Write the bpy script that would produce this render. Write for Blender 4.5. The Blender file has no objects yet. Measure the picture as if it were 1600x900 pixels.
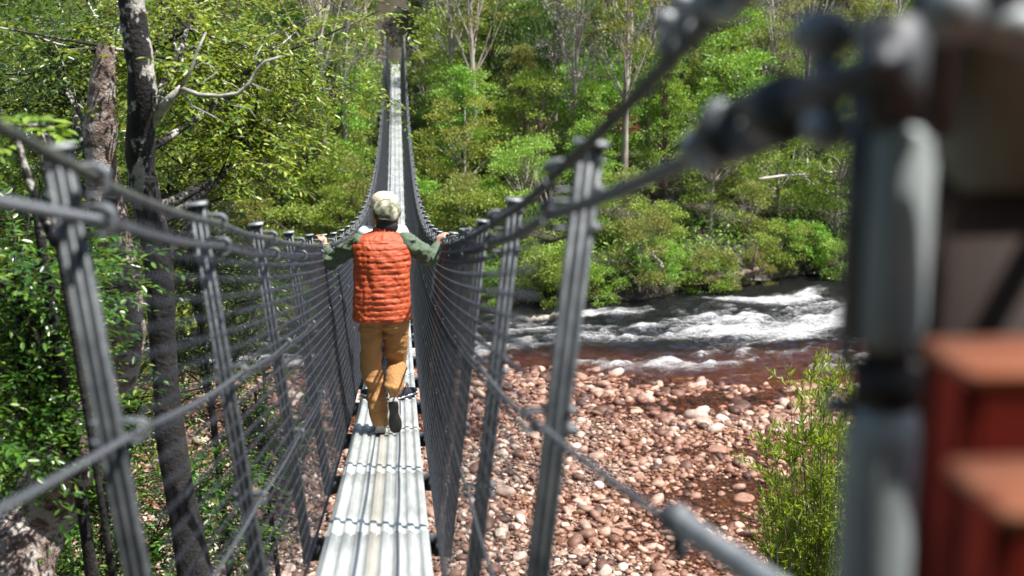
import bpy, math, random
import numpy as np
from mathutils import Vector, Matrix

# ------------------------------------------------------------------ camera, world, sun
scene = bpy.context.scene
COL = scene.collection
CAMZ = 10.0
PITCH, YAW, FPX, CAMX = 0.2089, 0.0876, 2004.9, 0.14
cd = bpy.data.cameras.new('camera')
cam = bpy.data.objects.new('camera', cd); COL.objects.link(cam)
cam.location = (CAMX, 0, CAMZ)
cam.rotation_euler = (math.pi/2 - PITCH, 0, -YAW)
cd.sensor_width = 36; cd.lens = FPX/1600*36
cd.clip_start = 0.05; cd.clip_end = 2000
cd.dof.use_dof = True; cd.dof.focus_distance = 12.5; cd.dof.aperture_fstop = 2.1
scene.camera = cam

SUN_EL, SUN_AZ = 62.0, 112.0      # azimuth measured clockwise from +Y (the way the bridge runs)
SUN_STR, SKY_STR, EXPOSURE = 5.0, 0.11, 1.0
world = bpy.data.worlds.new('World'); scene.world = world; world.use_nodes = True
wn = world.node_tree.nodes; wl = world.node_tree.links
sky = wn.new('ShaderNodeTexSky'); sky.sky_type = 'NISHITA'; sky.sun_disc = False
sky.sun_elevation = math.radians(SUN_EL); sky.sun_rotation = math.radians(SUN_AZ)
wl.new(sky.outputs[0], wn['Background'].inputs[0]); wn['Background'].inputs[1].default_value = SKY_STR
sl = bpy.data.lights.new('sun', 'SUN'); sl.energy = SUN_STR; sl.angle = math.radians(0.53); sl.color = (1.0, 0.955, 0.88)
sun = bpy.data.objects.new('sun', sl); COL.objects.link(sun)
a, e = math.radians(SUN_AZ), math.radians(SUN_EL)
sdir = Vector((math.sin(a)*math.cos(e), math.cos(a)*math.cos(e), math.sin(e)))
sun.rotation_euler = sdir.to_track_quat('Z', 'Y').to_euler(); sun.location = (0, 0, 60)
scene.view_settings.view_transform = 'Standard'; scene.view_settings.look = 'None'
scene.view_settings.gamma = 1; scene.view_settings.exposure = EXPOSURE
scene.render.engine = 'CYCLES'
scene.cycles.max_bounces = 6; scene.cycles.diffuse_bounces = 3; scene.cycles.glossy_bounces = 2
scene.cycles.transparent_max_bounces = 8; scene.cycles.transmission_bounces = 3
scene.cycles.use_denoising = True

rng = np.random.default_rng(7); random.seed(7)
pi = math.pi

def unproj(px, py, dist):
    """world point at horizontal range dist seen in the direction of a spot of the view"""
    fw = np.array([math.sin(YAW)*math.cos(PITCH), math.cos(YAW)*math.cos(PITCH), -math.sin(PITCH)])
    r = np.array([math.cos(YAW), -math.sin(YAW), 0]); u = np.cross(r, fw)
    v = fw + r*(px-800)/FPX + u*(450-py)/FPX
    return np.array([CAMX, 0, CAMZ]) + v*(dist/v[1])

# ------------------------------------------------------------------ noise
def vnoise(x, y, seed=0):
    x = np.asarray(x, float); y = np.asarray(y, float)
    xi = np.floor(x).astype(np.int64); yi = np.floor(y).astype(np.int64)
    fx = x-xi; fy = y-yi; fx = fx*fx*(3-2*fx); fy = fy*fy*(3-2*fy)
    def h(i, j):
        n = (i*374761393 + j*668265263 + seed*974711) & 0xffffffff
        n = ((n ^ (n >> 13))*1274126177) & 0xffffffff
        return ((n ^ (n >> 16)) & 0xffff)/65535.0
    return (h(xi, yi)*(1-fx)+h(xi+1, yi)*fx)*(1-fy) + (h(xi, yi+1)*(1-fx)+h(xi+1, yi+1)*fx)*fy
def fbm(x, y, seed=0, o=4):
    s = 0; a = .5; t = 0
    for k in range(o):
        s = s + a*vnoise(x*2**k, y*2**k, seed+k); t += a; a *= .5
    return s/t

# ------------------------------------------------------------------ materials
MATS = {}
class NT:
    def __init__(s, name):
        m = bpy.data.materials.new(name); m.use_nodes = True; s.m = m; s.n = m.node_tree.nodes; s.l = m.node_tree.links
        s.b = s.n['Principled BSDF']; s.out = s.n['Material Output']
    def new(s, t, **k):
        n = s.n.new(t)
        for a_, v in k.items(): setattr(n, a_, v)
        return n
    def link(s, a_, b_): s.l.new(a_, b_)
    def coord(s, kind='Object', scale=(1, 1, 1), rot=(0, 0, 0)):
        tc = s.new('ShaderNodeTexCoord'); mp = s.new('ShaderNodeMapping')
        mp.inputs['Scale'].default_value = scale; mp.inputs['Rotation'].default_value = rot
        s.link(tc.outputs[kind], mp.inputs[0]); return mp.outputs[0]
    def noise(s, vec, scale, detail=4, rough=.55, dist=0):
        n = s.new('ShaderNodeTexNoise'); n.inputs['Scale'].default_value = scale; n.inputs['Detail'].default_value = detail
        n.inputs['Roughness'].default_value = rough; n.inputs['Distortion'].default_value = dist
        if vec is not None: s.link(vec, n.inputs['Vector'])
        return n.outputs['Fac']
    def ramp(s, fac, stops, interp='LINEAR'):
        r = s.new('ShaderNodeValToRGB'); r.color_ramp.interpolation = interp
        e_ = r.color_ramp.elements
        while len(e_) < len(stops): e_.new(.5)
        for i, (p, c) in enumerate(stops):
            e_[i].position = p; e_[i].color = (*c, 1) if len(c) == 3 else c
        s.link(fac, r.inputs[0]); return r.outputs[0]
    def mix(s, f, a_, b_, mode='MIX'):
        n = s.new('ShaderNodeMix'); n.data_type = 'RGBA'; n.blend_type = mode
        for sock, v in ((n.inputs[0], f), (n.inputs[6], a_), (n.inputs[7], b_)):
            if isinstance(v, (int, float)): sock.default_value = v
            elif isinstance(v, tuple): sock.default_value = (*v, 1)
            else: s.link(v, sock)
        return n.outputs[2]
    def math(s, op, a_, b_=0.0):
        n = s.new('ShaderNodeMath'); n.operation = op
        for sock, v in ((n.inputs[0], a_), (n.inputs[1], b_)):
            if isinstance(v, (int, float)): sock.default_value = v
            else: s.link(v, sock)
        return n.outputs[0]
    def bump(s, h, strength=.3, dist=.02):
        b = s.new('ShaderNodeBump'); b.inputs['Strength'].default_value = strength; b.inputs['Distance'].default_value = dist
        s.link(h, b.inputs['Height']); s.link(b.outputs[0], s.b.inputs['Normal'])
def island(t):
    g = t.new('ShaderNodeNewGeometry'); return g.outputs['Random Per Island']

def surf(name, cols, scale=8, rough=.6, metal=0.0, bump=.2, bdist=.01, detail=5, kind='Object', vscale=(1, 1, 1), rrange=None, spec=None):
    """ramped noise over a principled surface"""
    t = NT(name); v = t.coord(kind, vscale)
    n = t.noise(v, scale, detail)
    k = len(cols)
    c = t.ramp(n, [(.28+.44*i/max(1, k-1), cc) for i, cc in enumerate(cols)])
    t.link(c, t.b.inputs['Base Color'])
    t.b.inputs['Roughness'].default_value = rough; t.b.inputs['Metallic'].default_value = metal
    if spec is not None: t.b.inputs['Specular IOR Level'].default_value = spec
    if rrange:
        r = t.new('ShaderNodeMapRange'); r.inputs[3].default_value = rrange[0]; r.inputs[4].default_value = rrange[1]
        t.link(t.noise(v, scale*3, 3), r.inputs[0]); t.link(r.outputs[0], t.b.inputs['Roughness'])
    if bump: t.bump(t.noise(v, scale*4, 4), bump, bdist)
    MATS[name] = t.m; return t

def leafmat(name, stops, rough=.4, trans=.35, tcol=(.35, .5, .04), spec=.5):
    t = NT(name); rnd = island(t)
    oi = t.new('ShaderNodeObjectInfo')
    c = t.ramp(rnd, stops)
    hsv = t.new('ShaderNodeHueSaturation')
    h = t.new('ShaderNodeMapRange'); h.inputs[3].default_value = .475; h.inputs[4].default_value = .525
    v = t.new('ShaderNodeMapRange'); v.inputs[3].default_value = .75; v.inputs[4].default_value = 1.25
    t.link(oi.outputs['Random'], h.inputs[0]); t.link(h.outputs[0], hsv.inputs['Hue'])
    t.link(oi.outputs['Random'], v.inputs[0]); t.link(v.outputs[0], hsv.inputs['Value'])
    t.link(c, hsv.inputs['Color']); c = hsv.outputs[0]
    t.link(c, t.b.inputs['Base Color']); t.b.inputs['Roughness'].default_value = rough
    t.b.inputs['Specular IOR Level'].default_value = spec
    tr = t.new('ShaderNodeBsdfTranslucent'); t.link(t.mix(.5, c, tcol), tr.inputs[0])
    mx = t.new('ShaderNodeMixShader'); mx.inputs[0].default_value = trans
    t.link(t.b.outputs[0], mx.inputs[1]); t.link(tr.outputs[0], mx.inputs[2]); t.link(mx.outputs[0], t.out.inputs[0])
    MATS[name] = t.m

leafmat('leaf_glossy', [(0, (.012, .038, .006)), (.5, (.038, .095, .012)), (.85, (.09, .18, .02)), (1, (.2, .27, .06))], .3, .3)
leafmat('leaf_yellow', [(0, (.06, .115, .01)), (.5, (.15, .21, .016)), (.85, (.26, .3, .03)), (1, (.42, .44, .12))], .35, .35, (.5, .5, .03))
leafmat('leaf_bright', [(0, (0.0733, 0.17, 0.0163)), (.6, (0.214, 0.354, 0.0407)), (1, (0.333, 0.467, 0.0814))], .5, .35)
leafmat('leaf_lime', [(0, (0.107, 0.184, 0.0204)), (.6, (0.294, 0.41, 0.0611)), (1, (0.4, 0.51, 0.122))], .5, .35)
leafmat('leaf_dark', [(0, (0.024, 0.0595, 0.0136)), (.6, (0.08, 0.163, 0.0299)), (1, (0.12, 0.212, 0.0475))], .5, .25)
leafmat('leaf_olive', [(0, (0.0933, 0.12, 0.0244)), (.6, (0.227, 0.269, 0.0543)), (1, (0.32, 0.34, 0.095))], .55, .3, (.45, .4, .05))
leafmat('leaf_gold', [(0, (0.12, 0.17, 0.0163)), (.6, (0.267, 0.34, 0.0407)), (1, (0.48, 0.481, 0.095))], .55, .3, (.42, .46, .04))
leafmat('leaf_grey', [(0, (.1, .1, .075)), (.6, (.2, .19, .15)), (1, (.36, .33, .28))], .7, .1, (.3, .3, .2))
leafmat('leaf_copper', [(0, (.12, .07, .03)), (.6, (.3, .14, .07)), (1, (.45, .25, .15))], .5, .3, (.5, .25, .1))

t = surf('bark_dark', [(.003, .0026, .0026), (.006, .005, .005), (.011, .009, .009), (.04, .035, .031)], 9, .85, 0, .8, .02)
v = t.coord('Object', (1, 1, .7)); sp = t.new('ShaderNodeSeparateXYZ'); g_ = t.new('ShaderNodeNewGeometry'); t.link(g_.outputs['Position'], sp.inputs[0])
hi = t.new('ShaderNodeMapRange'); hi.inputs[1].default_value = 8.6; hi.inputs[2].default_value = 9.3; t.link(sp.outputs['Z'], hi.inputs[0])
pm = t.math('MULTIPLY', t.ramp(t.math('ADD', t.math('MULTIPLY', t.noise(v, 7, 2), .7), t.math('MULTIPLY', t.noise(v, 40, 3), .3)), [(.545, (0, 0, 0)), (.585, (1, 1, 1))]), hi.outputs[0])
base_ = t.b.inputs['Base Color'].links[0].from_socket
t.link(t.mix(pm, base_, (.42, .4, .36)), t.b.inputs['Base Color'])
surf('wet_rock', [(.012, .01, .009), (.03, .025, .022), (.07, .06, .055)], 3, .35, 0, .5, .04)
t = surf('bark_mottled', [(.025, .016, .013), (.12, .08, .066), (.26, .19, .165), (.45, .38, .34)], 13, .8, 0, .8, .03, detail=8)
v = t.coord('Object', (1, 1, 2.2)); base_ = t.b.inputs['Base Color'].links[0].from_socket
t.link(t.mix(t.ramp(t.noise(v, 5, 6, .7), [(.5, (0, 0, 0)), (.58, (1, 1, 1))]), base_, (.42, .38, .35)), t.b.inputs['Base Color'])
surf('bark_pale', [(.16, .12, .09), (.34, .29, .24), (.5, .46, .4)], 5, .8, 0, .4, .02, vscale=(1, 1, .3))
surf('bark_brown', [(.05, .033, .025), (.13, .09, .065), (.2, .16, .12)], 4, .85, 0, .4, .02)
surf('wood_white', [(.34, .29, .25), (.52, .47, .42), (.66, .62, .57)], 6, .8, 0, .3, .01)
surf('wood_lichen', [(.09, .08, .06), (.34, .33, .28), (.52, .52, .47)], 20, .8, 0, .3, .01)

# ground: damp forest soil and orange stained river gravel told apart by height and slope
t = NT('ground'); v = t.coord('Object')
geo = t.new('ShaderNodeNewGeometry'); sp = t.new('ShaderNodeSeparateXYZ'); t.link(geo.outputs['Position'], sp.inputs[0])
soil = t.ramp(t.noise(v, .9, 6), [(.3, (.018, .014, .009)), (.5, (.04, .03, .018)), (.62, (.04, .05, .016)), (.75, (.13, .07, .045))])
grav = t.ramp(t.noise(v, 6, 6, .7), [(.3, (.08, .035, .014)), (.5, (.25, .11, .042)), (.6, (.33, .19, .1)), (.75, (.46, .34, .26))])
vo = t.new('ShaderNodeTexVoronoi'); vo.inputs['Scale'].default_value = 17; t.link(v, vo.inputs['Vector'])
sv = t.new('ShaderNodeSeparateColor'); t.link(vo.outputs['Color'], sv.inputs[0])
peb = t.ramp(sv.outputs[0], [(0, (.05, .03, .022)), (.4, (.2, .125, .09)), (.8, (.36, .26, .2)), (1, (.5, .42, .36))])
peb = t.mix(t.ramp(vo.outputs['Distance'], [(.3, (0, 0, 0)), (.6, (1, 1, 1))]), peb, (.035, .02, .012))
mo = t.new('ShaderNodeMapRange'); mo.inputs[1].default_value = -.01; mo.inputs[2].default_value = .035; t.link(sp.outputs['Z'], mo.inputs[0])
grav = t.mix(mo.outputs[0], grav, peb)
mr = t.new('ShaderNodeMapRange'); mr.inputs[1].default_value = .35; mr.inputs[2].default_value = .9
my = t.new('ShaderNodeMapRange'); my.inputs[1].default_value = 38.5; my.inputs[2].default_value = 40.5; t.link(sp.outputs['Y'], my.inputs[0])
t.link(t.math('MAXIMUM', sp.outputs['Z'], my.outputs[0]), mr.inputs[0])
t.link(t.mix(mr.outputs[0], grav, soil), t.b.inputs['Base Color']); t.b.inputs['Roughness'].default_value = .85
t.bump(t.noise(v, 14, 5), .7, .05); MATS['ground'] = t.m

# cobbles: pinkish quartzite, each stone its own tint
t = NT('cobble'); v = t.coord('Object')
c = t.ramp(island(t), [(0, (.06, .03, .02)), (.2, (.17, .085, .055)), (.42, (.29, .17, .12)), (.68, (.38, .26, .2)), (.88, (.5, .4, .33)), (1, (.7, .62, .54))])
c2 = t.ramp(t.noise(v, 13, 5, .7), [(.35, (.6, .5, .45)), (.6, (1, 1, 1))])
# tannin stain on the low stones that the river washes
geo = t.new('ShaderNodeNewGeometry'); sp = t.new('ShaderNodeSeparateXYZ'); t.link(geo.outputs['Position'], sp.inputs[0])
mr = t.new('ShaderNodeMapRange'); mr.inputs[1].default_value = -.03; mr.inputs[2].default_value = .13
t.link(sp.outputs['Z'], mr.inputs[0])
c = t.mix(1.0, c, c2, 'MULTIPLY')
t.link(t.mix(mr.outputs[0], t.mix(1.0, c, (.82, .52, .36), 'MULTIPLY'), c), t.b.inputs['Base Color'])
t.b.inputs['Roughness'].default_value = .6; t.bump(t.noise(v, 30, 4), .3, .01); MATS['cobble'] = t.m

# river: tannin water, clear over the shallows, near black where deep, white where it breaks
t = NT('river'); v = t.coord('Object')
at = t.new('ShaderNodeAttribute'); at.attribute_name = 'depth'; dep = at.outputs['Fac']
af = t.new('ShaderNodeAttribute'); af.attribute_name = 'foam'
tint = t.ramp(dep, [(0, (.97, .88, .78)), (.1, (.86, .6, .38)), (.33, (.6, .38, .25)), (.58, (.2, .12, .085)), (.82, (.03, .02, .016))])
tb = t.new('ShaderNodeBsdfTransparent'); t.link(tint, tb.inputs[0])
gl = t.new('ShaderNodeBsdfGlossy'); gl.inputs['Roughness'].default_value = .22
fr = t.new('ShaderNodeFresnel'); fr.inputs[0].default_value = 1.4
bp = t.new('ShaderNodeBump'); bp.inputs['Strength'].default_value = 1.0; bp.inputs['Distance'].default_value = .3
vs = t.coord('Object', (1.0, 3.2, 1), (0, 0, math.radians(-14)))
t.link(t.noise(vs, 2.6, 5, .65, .6), bp.inputs['Height'])
t.link(bp.outputs[0], gl.inputs['Normal']); t.link(bp.outputs[0], fr.inputs['Normal'])
mx = t.new('ShaderNodeMixShader'); t.link(fr.outputs[0], mx.inputs[0]); t.link(tb.outputs[0], mx.inputs[1]); t.link(gl.outputs[0], mx.inputs[2])
fo = t.new('ShaderNodeBsdfDiffuse'); fo.inputs[0].default_value = (.5, .5, .5, 1)
vf = t.coord('Object', (1.0, 3.0, 1), (0, 0, math.radians(-14)))
n1 = t.math('ADD', t.math('MULTIPLY', t.noise(vf, 2.4, 6, .75, .8), .4), t.math('MULTIPLY', t.noise(vf, 12, 6, .85, .7), .6))
thr = t.math('SUBTRACT', .885, t.math('MULTIPLY', af.outputs['Fac'], .44))
f = t.math('MULTIPLY', t.math('SUBTRACT', n1, thr), 5.0)
cl = t.new('ShaderNodeClamp'); t.link(t.math('ADD', f, .4), cl.inputs[0])
mx2 = t.new('ShaderNodeMixShader'); t.link(cl.outputs[0], mx2.inputs[0]); t.link(mx.outputs[0], mx2.inputs[1]); t.link(fo.outputs[0], mx2.inputs[2])
t.link(mx2.outputs[0], t.out.inputs[0]); MATS['river'] = t.m

surf('galvanised', [(.15, .165, .175), (.24, .26, .275), (.36, .38, .39)], 30, .5, .4, .15, .002, rrange=(.45, .7))
surf('dull_zinc', [(.08, .09, .1), (.14, .155, .17), (.22, .24, .26)], 30, .6, .3, .15, .002)
surf('aluminium_post', [(.05, .058, .066), (.09, .1, .11), (.14, .15, .16)], 22, .5, .4, .12, .002, rrange=(.42, .65))
surf('deck_metal', [(.34, .37, .36), (.48, .51, .5), (.62, .65, .64)], 7, .42, .12, .1, .002, vscale=(1, .25, 1), rrange=(.3, .5))
surf('dark_steel', [(.035, .038, .045), (.07, .075, .085), (.12, .125, .13)], 15, .55, .4, .2, .003)
surf('net_wire', [(.03, .034, .045), (.065, .07, .085), (.15, .16, .185)], 40, .4, .5, 0)
surf('rail_cover', [(.025, .027, .024), (.055, .06, .05), (.09, .1, .07)], 18, .8, 0, .4, .004)
surf('black_rubber', [(.012, .011, .011), (.03, .026, .024)], 60, .7, 0, .5, .003)
surf('red_timber_shaded', [(.04, .003, .0012), (.07, .005, .002), (.1, .009, .004)], 7, .9, 0, .2, .003, vscale=(1, 6, 6), spec=.1)  # step fronts: their shade is put into a much darker red
surf('pale_tube', [(.2, .23, .235), (.27, .31, .32), (.34, .37, .37)], 6, .6, .1, .15, .003)
surf('red_timber_sunlit', [(.28, .07, .03), (.42, .14, .07), (.5, .22, .12)], 7, .6, 0, .3, .003, vscale=(1, 6, 6))  # step tops: sunlight is put into this lighter orange red
surf('brown_timber', [(.015, .009, .008), (.03, .019, .016), (.055, .036, .03)], 6, .9, 0, .4, .004, vscale=(5, 5, .6))
surf('grey_paint', [(.13, .14, .11), (.19, .2, .16), (.25, .25, .19)], 9, .6, .1, .15, .003)
# wire rope: helical strands in a bump that follows the tube
t = NT('wire_rope'); uv = t.new('ShaderNodeUVMap')
w = t.new('ShaderNodeTexWave'); w.wave_type = 'BANDS'; w.bands_direction = 'DIAGONAL'; w.inputs['Scale'].default_value = 1.0
mp = t.new('ShaderNodeMapping'); mp.inputs['Scale'].default_value = (2.0, 18.0, 0); t.link(uv.outputs[0], mp.inputs[0]); t.link(mp.outputs[0], w.inputs[0])
t.link(t.ramp(w.outputs['Fac'], [(.1, (.03, .034, .04)), (.6, (.2, .22, .25))]), t.b.inputs['Base Color'])
t.b.inputs['Metallic'].default_value = .35; t.b.inputs['Roughness'].default_value = .5; t.bump(w.outputs['Fac'], .8, .006); MATS['wire_rope'] = t.m

t = NT.__new__(NT); t.m = MATS['deck_metal']; t.n = t.m.node_tree.nodes; t.l = t.m.node_tree.links; t.b = t.n['Principled BSDF']
v = t.coord('Object', (16, .35, 1)); base_ = t.b.inputs['Base Color'].links[0].from_socket
st_ = t.ramp(t.noise(v, 1.0, 3), [(.56, (0, 0, 0)), (.72, (1, 1, 1))])
sx = t.new('ShaderNodeSeparateXYZ'); t.link(t.coord('Object'), sx.inputs[0])
mid = t.math('MULTIPLY', t.ramp(t.math('ABSOLUTE', t.math('ADD', sx.outputs[0], .015)), [(.0, (1, 1, 1)), (.04, (0, 0, 0))]), .45)
c = t.mix(t.math('MULTIPLY', st_, .45), base_, (.24, .22, .18)); c = t.mix(mid, c, (.42, .33, .2))
c = t.mix(t.math('MULTIPLY', t.ramp(t.noise(t.coord('Object'), 45, 3, .6), [(.62, (0, 0, 0)), (.7, (1, 1, 1))]), .5), c, (.2, .17, .13))
t.link(c, t.b.inputs['Base Color'])
# cloth
def cloth(name, col, rough=.85, scale=260, bump=.25, var=.8):
    t = NT(name); v = t.coord('Object')
    t.link(t.mix(1.0, t.ramp(t.noise(v, 9, 4), [(.3, (var,)*3), (.7, (1, 1, 1))]), col, 'MULTIPLY'), t.b.inputs['Base Color'])
    t.b.inputs['Roughness'].default_value = rough; t.b.inputs['Sheen Weight'].default_value = .03
    t.bump(t.math('ADD', t.noise(v, scale, 2), t.math('MULTIPLY', t.noise(v, 14, 3, .5, 1.2), 3.0)), bump, .012); MATS[name] = t.m
cloth('vest_orange', (.5, .08, .02), .45, bump=.35)
cloth('sweater_green', (.1, .14, .09))
cloth('trouser_tan', (.44, .22, .075))
cloth('shirt_white', (.75, .76, .8))
cloth('jeans_navy', (.012, .016, .04))
cloth('shoe_canvas', (.55, .52, .45))
cloth('shoe_navy', (.015, .018, .035))
cloth('shoe_white', (.75, .75, .75))
cloth('hat_straw', (.7, .58, .42))
surf('cap_camo', [(.02, .02, .012), (.09, .095, .055), (.2, .2, .13), (.38, .37, .29), (.58, .56, .46)], 19, .9, 0, .5, .006, detail=3)
surf('skin', [(.5, .25, .17), (.58, .31, .22), (.64, .36, .27)], 12, .5, 0, .05, .002)
surf('skin_fair', [(.55, .32, .24), (.62, .38, .3), (.68, .44, .36)], 12, .5, 0, .05, .002)
surf('hair_dark', [(.006, .005, .004), (.015, .012, .01), (.03, .025, .02)], 40, .5, 0, .6, .004, vscale=(4, 4, .6))
surf('hair_blond', [(.28, .15, .06), (.42, .25, .11), (.55, .36, .18)], 40, .5, 0, .6, .004, vscale=(4, 4, .5))
surf('eye', [(.02, .015, .01), (.03, .02, .015)], 5, .2)
surf('lips', [(.35, .1, .08), (.4, .13, .1)], 5, .5)

# ------------------------------------------------------------------ object helpers
def tag(o, label=None, cat=None, group=None, kind=None):
    if label: o['label'] = label
    if cat: o['category'] = cat
    if group: o['group'] = group
    if kind: o['kind'] = kind
    return o
def empty(name, loc=(0, 0, 0), rz=0, **k):
    o = bpy.data.objects.new(name, None); COL.objects.link(o); o.location = loc; o.rotation_euler = (0, 0, rz)
    o.empty_display_size = .2
    return tag(o, **k)
def link(name, me, parent=None, mat=None):
    if mat: me.materials.append(MATS[mat])
    o = bpy.data.objects.new(name, me); COL.objects.link(o)
    if parent: o.parent = parent
    return o
def npmesh(name, V, F, smooth=False, uv=None):
    """V (n,3); F (m,k) all of one size, or a list of such arrays"""
    me = bpy.data.meshes.new(name)
    Fs = [np.asarray(f, np.int32) for f in (F if isinstance(F, list) else [F]) if len(f)]
    V = np.asarray(V, np.float32)
    nl = sum(f.size for f in Fs); nf = sum(len(f) for f in Fs)
    me.vertices.add(len(V)); me.vertices.foreach_set('co', V.ravel())
    me.loops.add(nl); me.polygons.add(nf)
    li = np.concatenate([f.ravel() for f in Fs]).astype(np.int32)
    tot = np.concatenate([np.full(len(f), f.shape[1], np.int32) for f in Fs])
    st = np.concatenate([[0], np.cumsum(tot)[:-1]]).astype(np.int32)
    me.loops.foreach_set('vertex_index', li); me.polygons.foreach_set('loop_start', st); me.polygons.foreach_set('loop_total', tot)
    if smooth: me.polygons.foreach_set('use_smooth', np.ones(nf, bool))
    if uv is not None:
        l = me.uv_layers.new(name='UVMap'); l.data.foreach_set('uv', np.asarray(uv, np.float32)[li].ravel())
    me.update(calc_edges=True); return me

class MB:
    def __init__(s): s.V = []; s.F = []; s.U = []; s.n = 0
    def add(s, V, F, U=None):
        V = np.asarray(V, float); s.V.append(V)
        for f in (F if isinstance(F, list) else [F]):
            s.F.append(np.asarray(f, int) + s.n)
        s.U.append(np.zeros((len(V), 2)) if U is None else U); s.n += len(V)
        return s
    def box(s, c, d, R=None, bev=0):
        c = np.array(c, float); h = np.array(d, float)/2
        if bev <= 0:
            P = np.array([[x, y, z] for x in (-1, 1) for y in (-1, 1) for z in (-1, 1)])*h
            F = [[0, 1, 3, 2], [4, 6, 7, 5], [0, 4, 5, 1], [2, 3, 7, 6], [0, 2, 6, 4], [1, 5, 7, 3]]
            if R is not None: P = P@np.array(R).T
            return s.add(P+c, np.array(F))
        import bmesh
        bm = bmesh.new(); bmesh.ops.create_cube(bm, size=1)
        for v_ in bm.verts: v_.co = Vector((v_.co.x*d[0], v_.co.y*d[1], v_.co.z*d[2]))
        bmesh.ops.bevel(bm, geom=list(bm.edges), offset=bev, segments=2, affect='EDGES')
        bm.verts.index_update()
        P = np.array([v_.co[:] for v_ in bm.verts])
        if R is not None: P = P@np.array(R).T
        by = {}
        for f_ in bm.faces: by.setdefault(len(f_.verts), []).append([v_.index for v_ in f_.verts])
        bm.free()
        return s.add(P+c, [np.array(q) for q in by.values()])
    def tube(s, P, r, n=8, cap=True, uvper=1.0):
        P = np.asarray(P, float); m = len(P); r = np.broadcast_to(np.asarray(r, float), (m,))
        T = np.gradient(P, axis=0); T /= np.linalg.norm(T, axis=1)[:, None]+1e-12
        up = np.array([0, 0, 1.]) if abs(T[0][2]) < .9 else np.array([1., 0, 0])
        A = np.cross(T, up); A /= np.linalg.norm(A, axis=1)[:, None]+1e-9
        B = np.cross(T, A)
        th = np.linspace(0, 2*pi, n, endpoint=False)
        V = P[:, None]+r[:, None, None]*(np.cos(th)[None, :, None]*A[:, None]+np.sin(th)[None, :, None]*B[:, None])
        L = np.concatenate([[0], np.cumsum(np.linalg.norm(np.diff(P, axis=0), axis=1))])
        U = np.stack(np.broadcast_arrays(th[None, :]/(2*pi), L[:, None]*uvper), -1).reshape(-1, 2)
        i = np.arange(m-1)[:, None]*n; j = np.arange(n)[None]; k = (j+1) % n
        F = np.stack([i+j, i+k, i+n+k, i+n+j], -1).reshape(-1, 4)
        Fs = [F]
        if cap and n > 2: Fs.append(np.array([list(range(n))[::-1], list(range((m-1)*n, m*n))]))
        return s.add(V.reshape(-1, 3), Fs, U)
    def loft(s, rings, cap=True):
        """rings: (m,n,3)"""
        R = np.asarray(rings, float); m, n = R.shape[:2]
        i = np.arange(m-1)[:, None]*n; j = np.arange(n)[None]; k = (j+1) % n
        F = np.stack([i+j, i+k, i+n+k, i+n+j], -1).reshape(-1, 4); Fs = [F]
        if cap: Fs.append(np.array([list(range(n))[::-1], list(range((m-1)*n, m*n))]))
        return s.add(R.reshape(-1, 3), Fs)
    def ball(s, c, r, R=None, nu=16, nv=10):
        th = np.linspace(0, 2*pi, nu, endpoint=False); ph = np.linspace(-pi/2+.02, pi/2-.02, nv)
        P = np.stack([np.cos(ph)[:, None]*np.cos(th), np.cos(ph)[:, None]*np.sin(th), np.broadcast_to(np.sin(ph)[:, None], (nv, nu))], -1)*np.broadcast_to(np.array(r, float), (3,))
        if R is not None: P = P@np.array(R).T
        return s.loft(P+np.array(c, float))
    def cap_(s, a_, b_, ra, rb, n=14):
        """tapered capsule"""
        a_ = np.array(a_, float); b_ = np.array(b_, float); d = b_-a_; L = np.linalg.norm(d); d /= L
        ts = [(-math.cos(q)*ra, math.sin(q)*ra) for q in np.linspace(.1, pi/2, 5)]
        te = [(L+math.sin(q)*rb, math.cos(q)*rb) for q in np.linspace(0, pi/2-.1, 5)]
        pr = np.array(ts+te)
        up = np.array([0, 0, 1.]) if abs(d[2]) < .9 else np.array([1., 0, 0])
        A = np.cross(d, up); A /= np.linalg.norm(A); B = np.cross(d, A); th = np.linspace(0, 2*pi, n, endpoint=False)
        R = a_+pr[:, 0][:, None, None]*d+pr[:, 1][:, None, None]*(np.cos(th)[:, None]*A+np.sin(th)[:, None]*B)[None]
        return s.loft(R)
    def mesh(s, name, smooth=True):
        V = np.concatenate(s.V); by = {}
        for f in s.F: by.setdefault(f.shape[1], []).append(f)
        return npmesh(name, V, [np.concatenate(q) for q in by.values()], smooth, np.concatenate(s.U))
    def build(s, name, mat, parent=None, smooth=True):
        return link(name, s.mesh(name, smooth), parent, mat)
def shade_auto(o, ang=35):
    me = o.data; me.polygons.foreach_set('use_smooth', np.ones(len(me.polygons), bool))
    try: me.set_sharp_from_angle(angle=math.radians(ang))
    except Exception: pass
    return o
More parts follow.
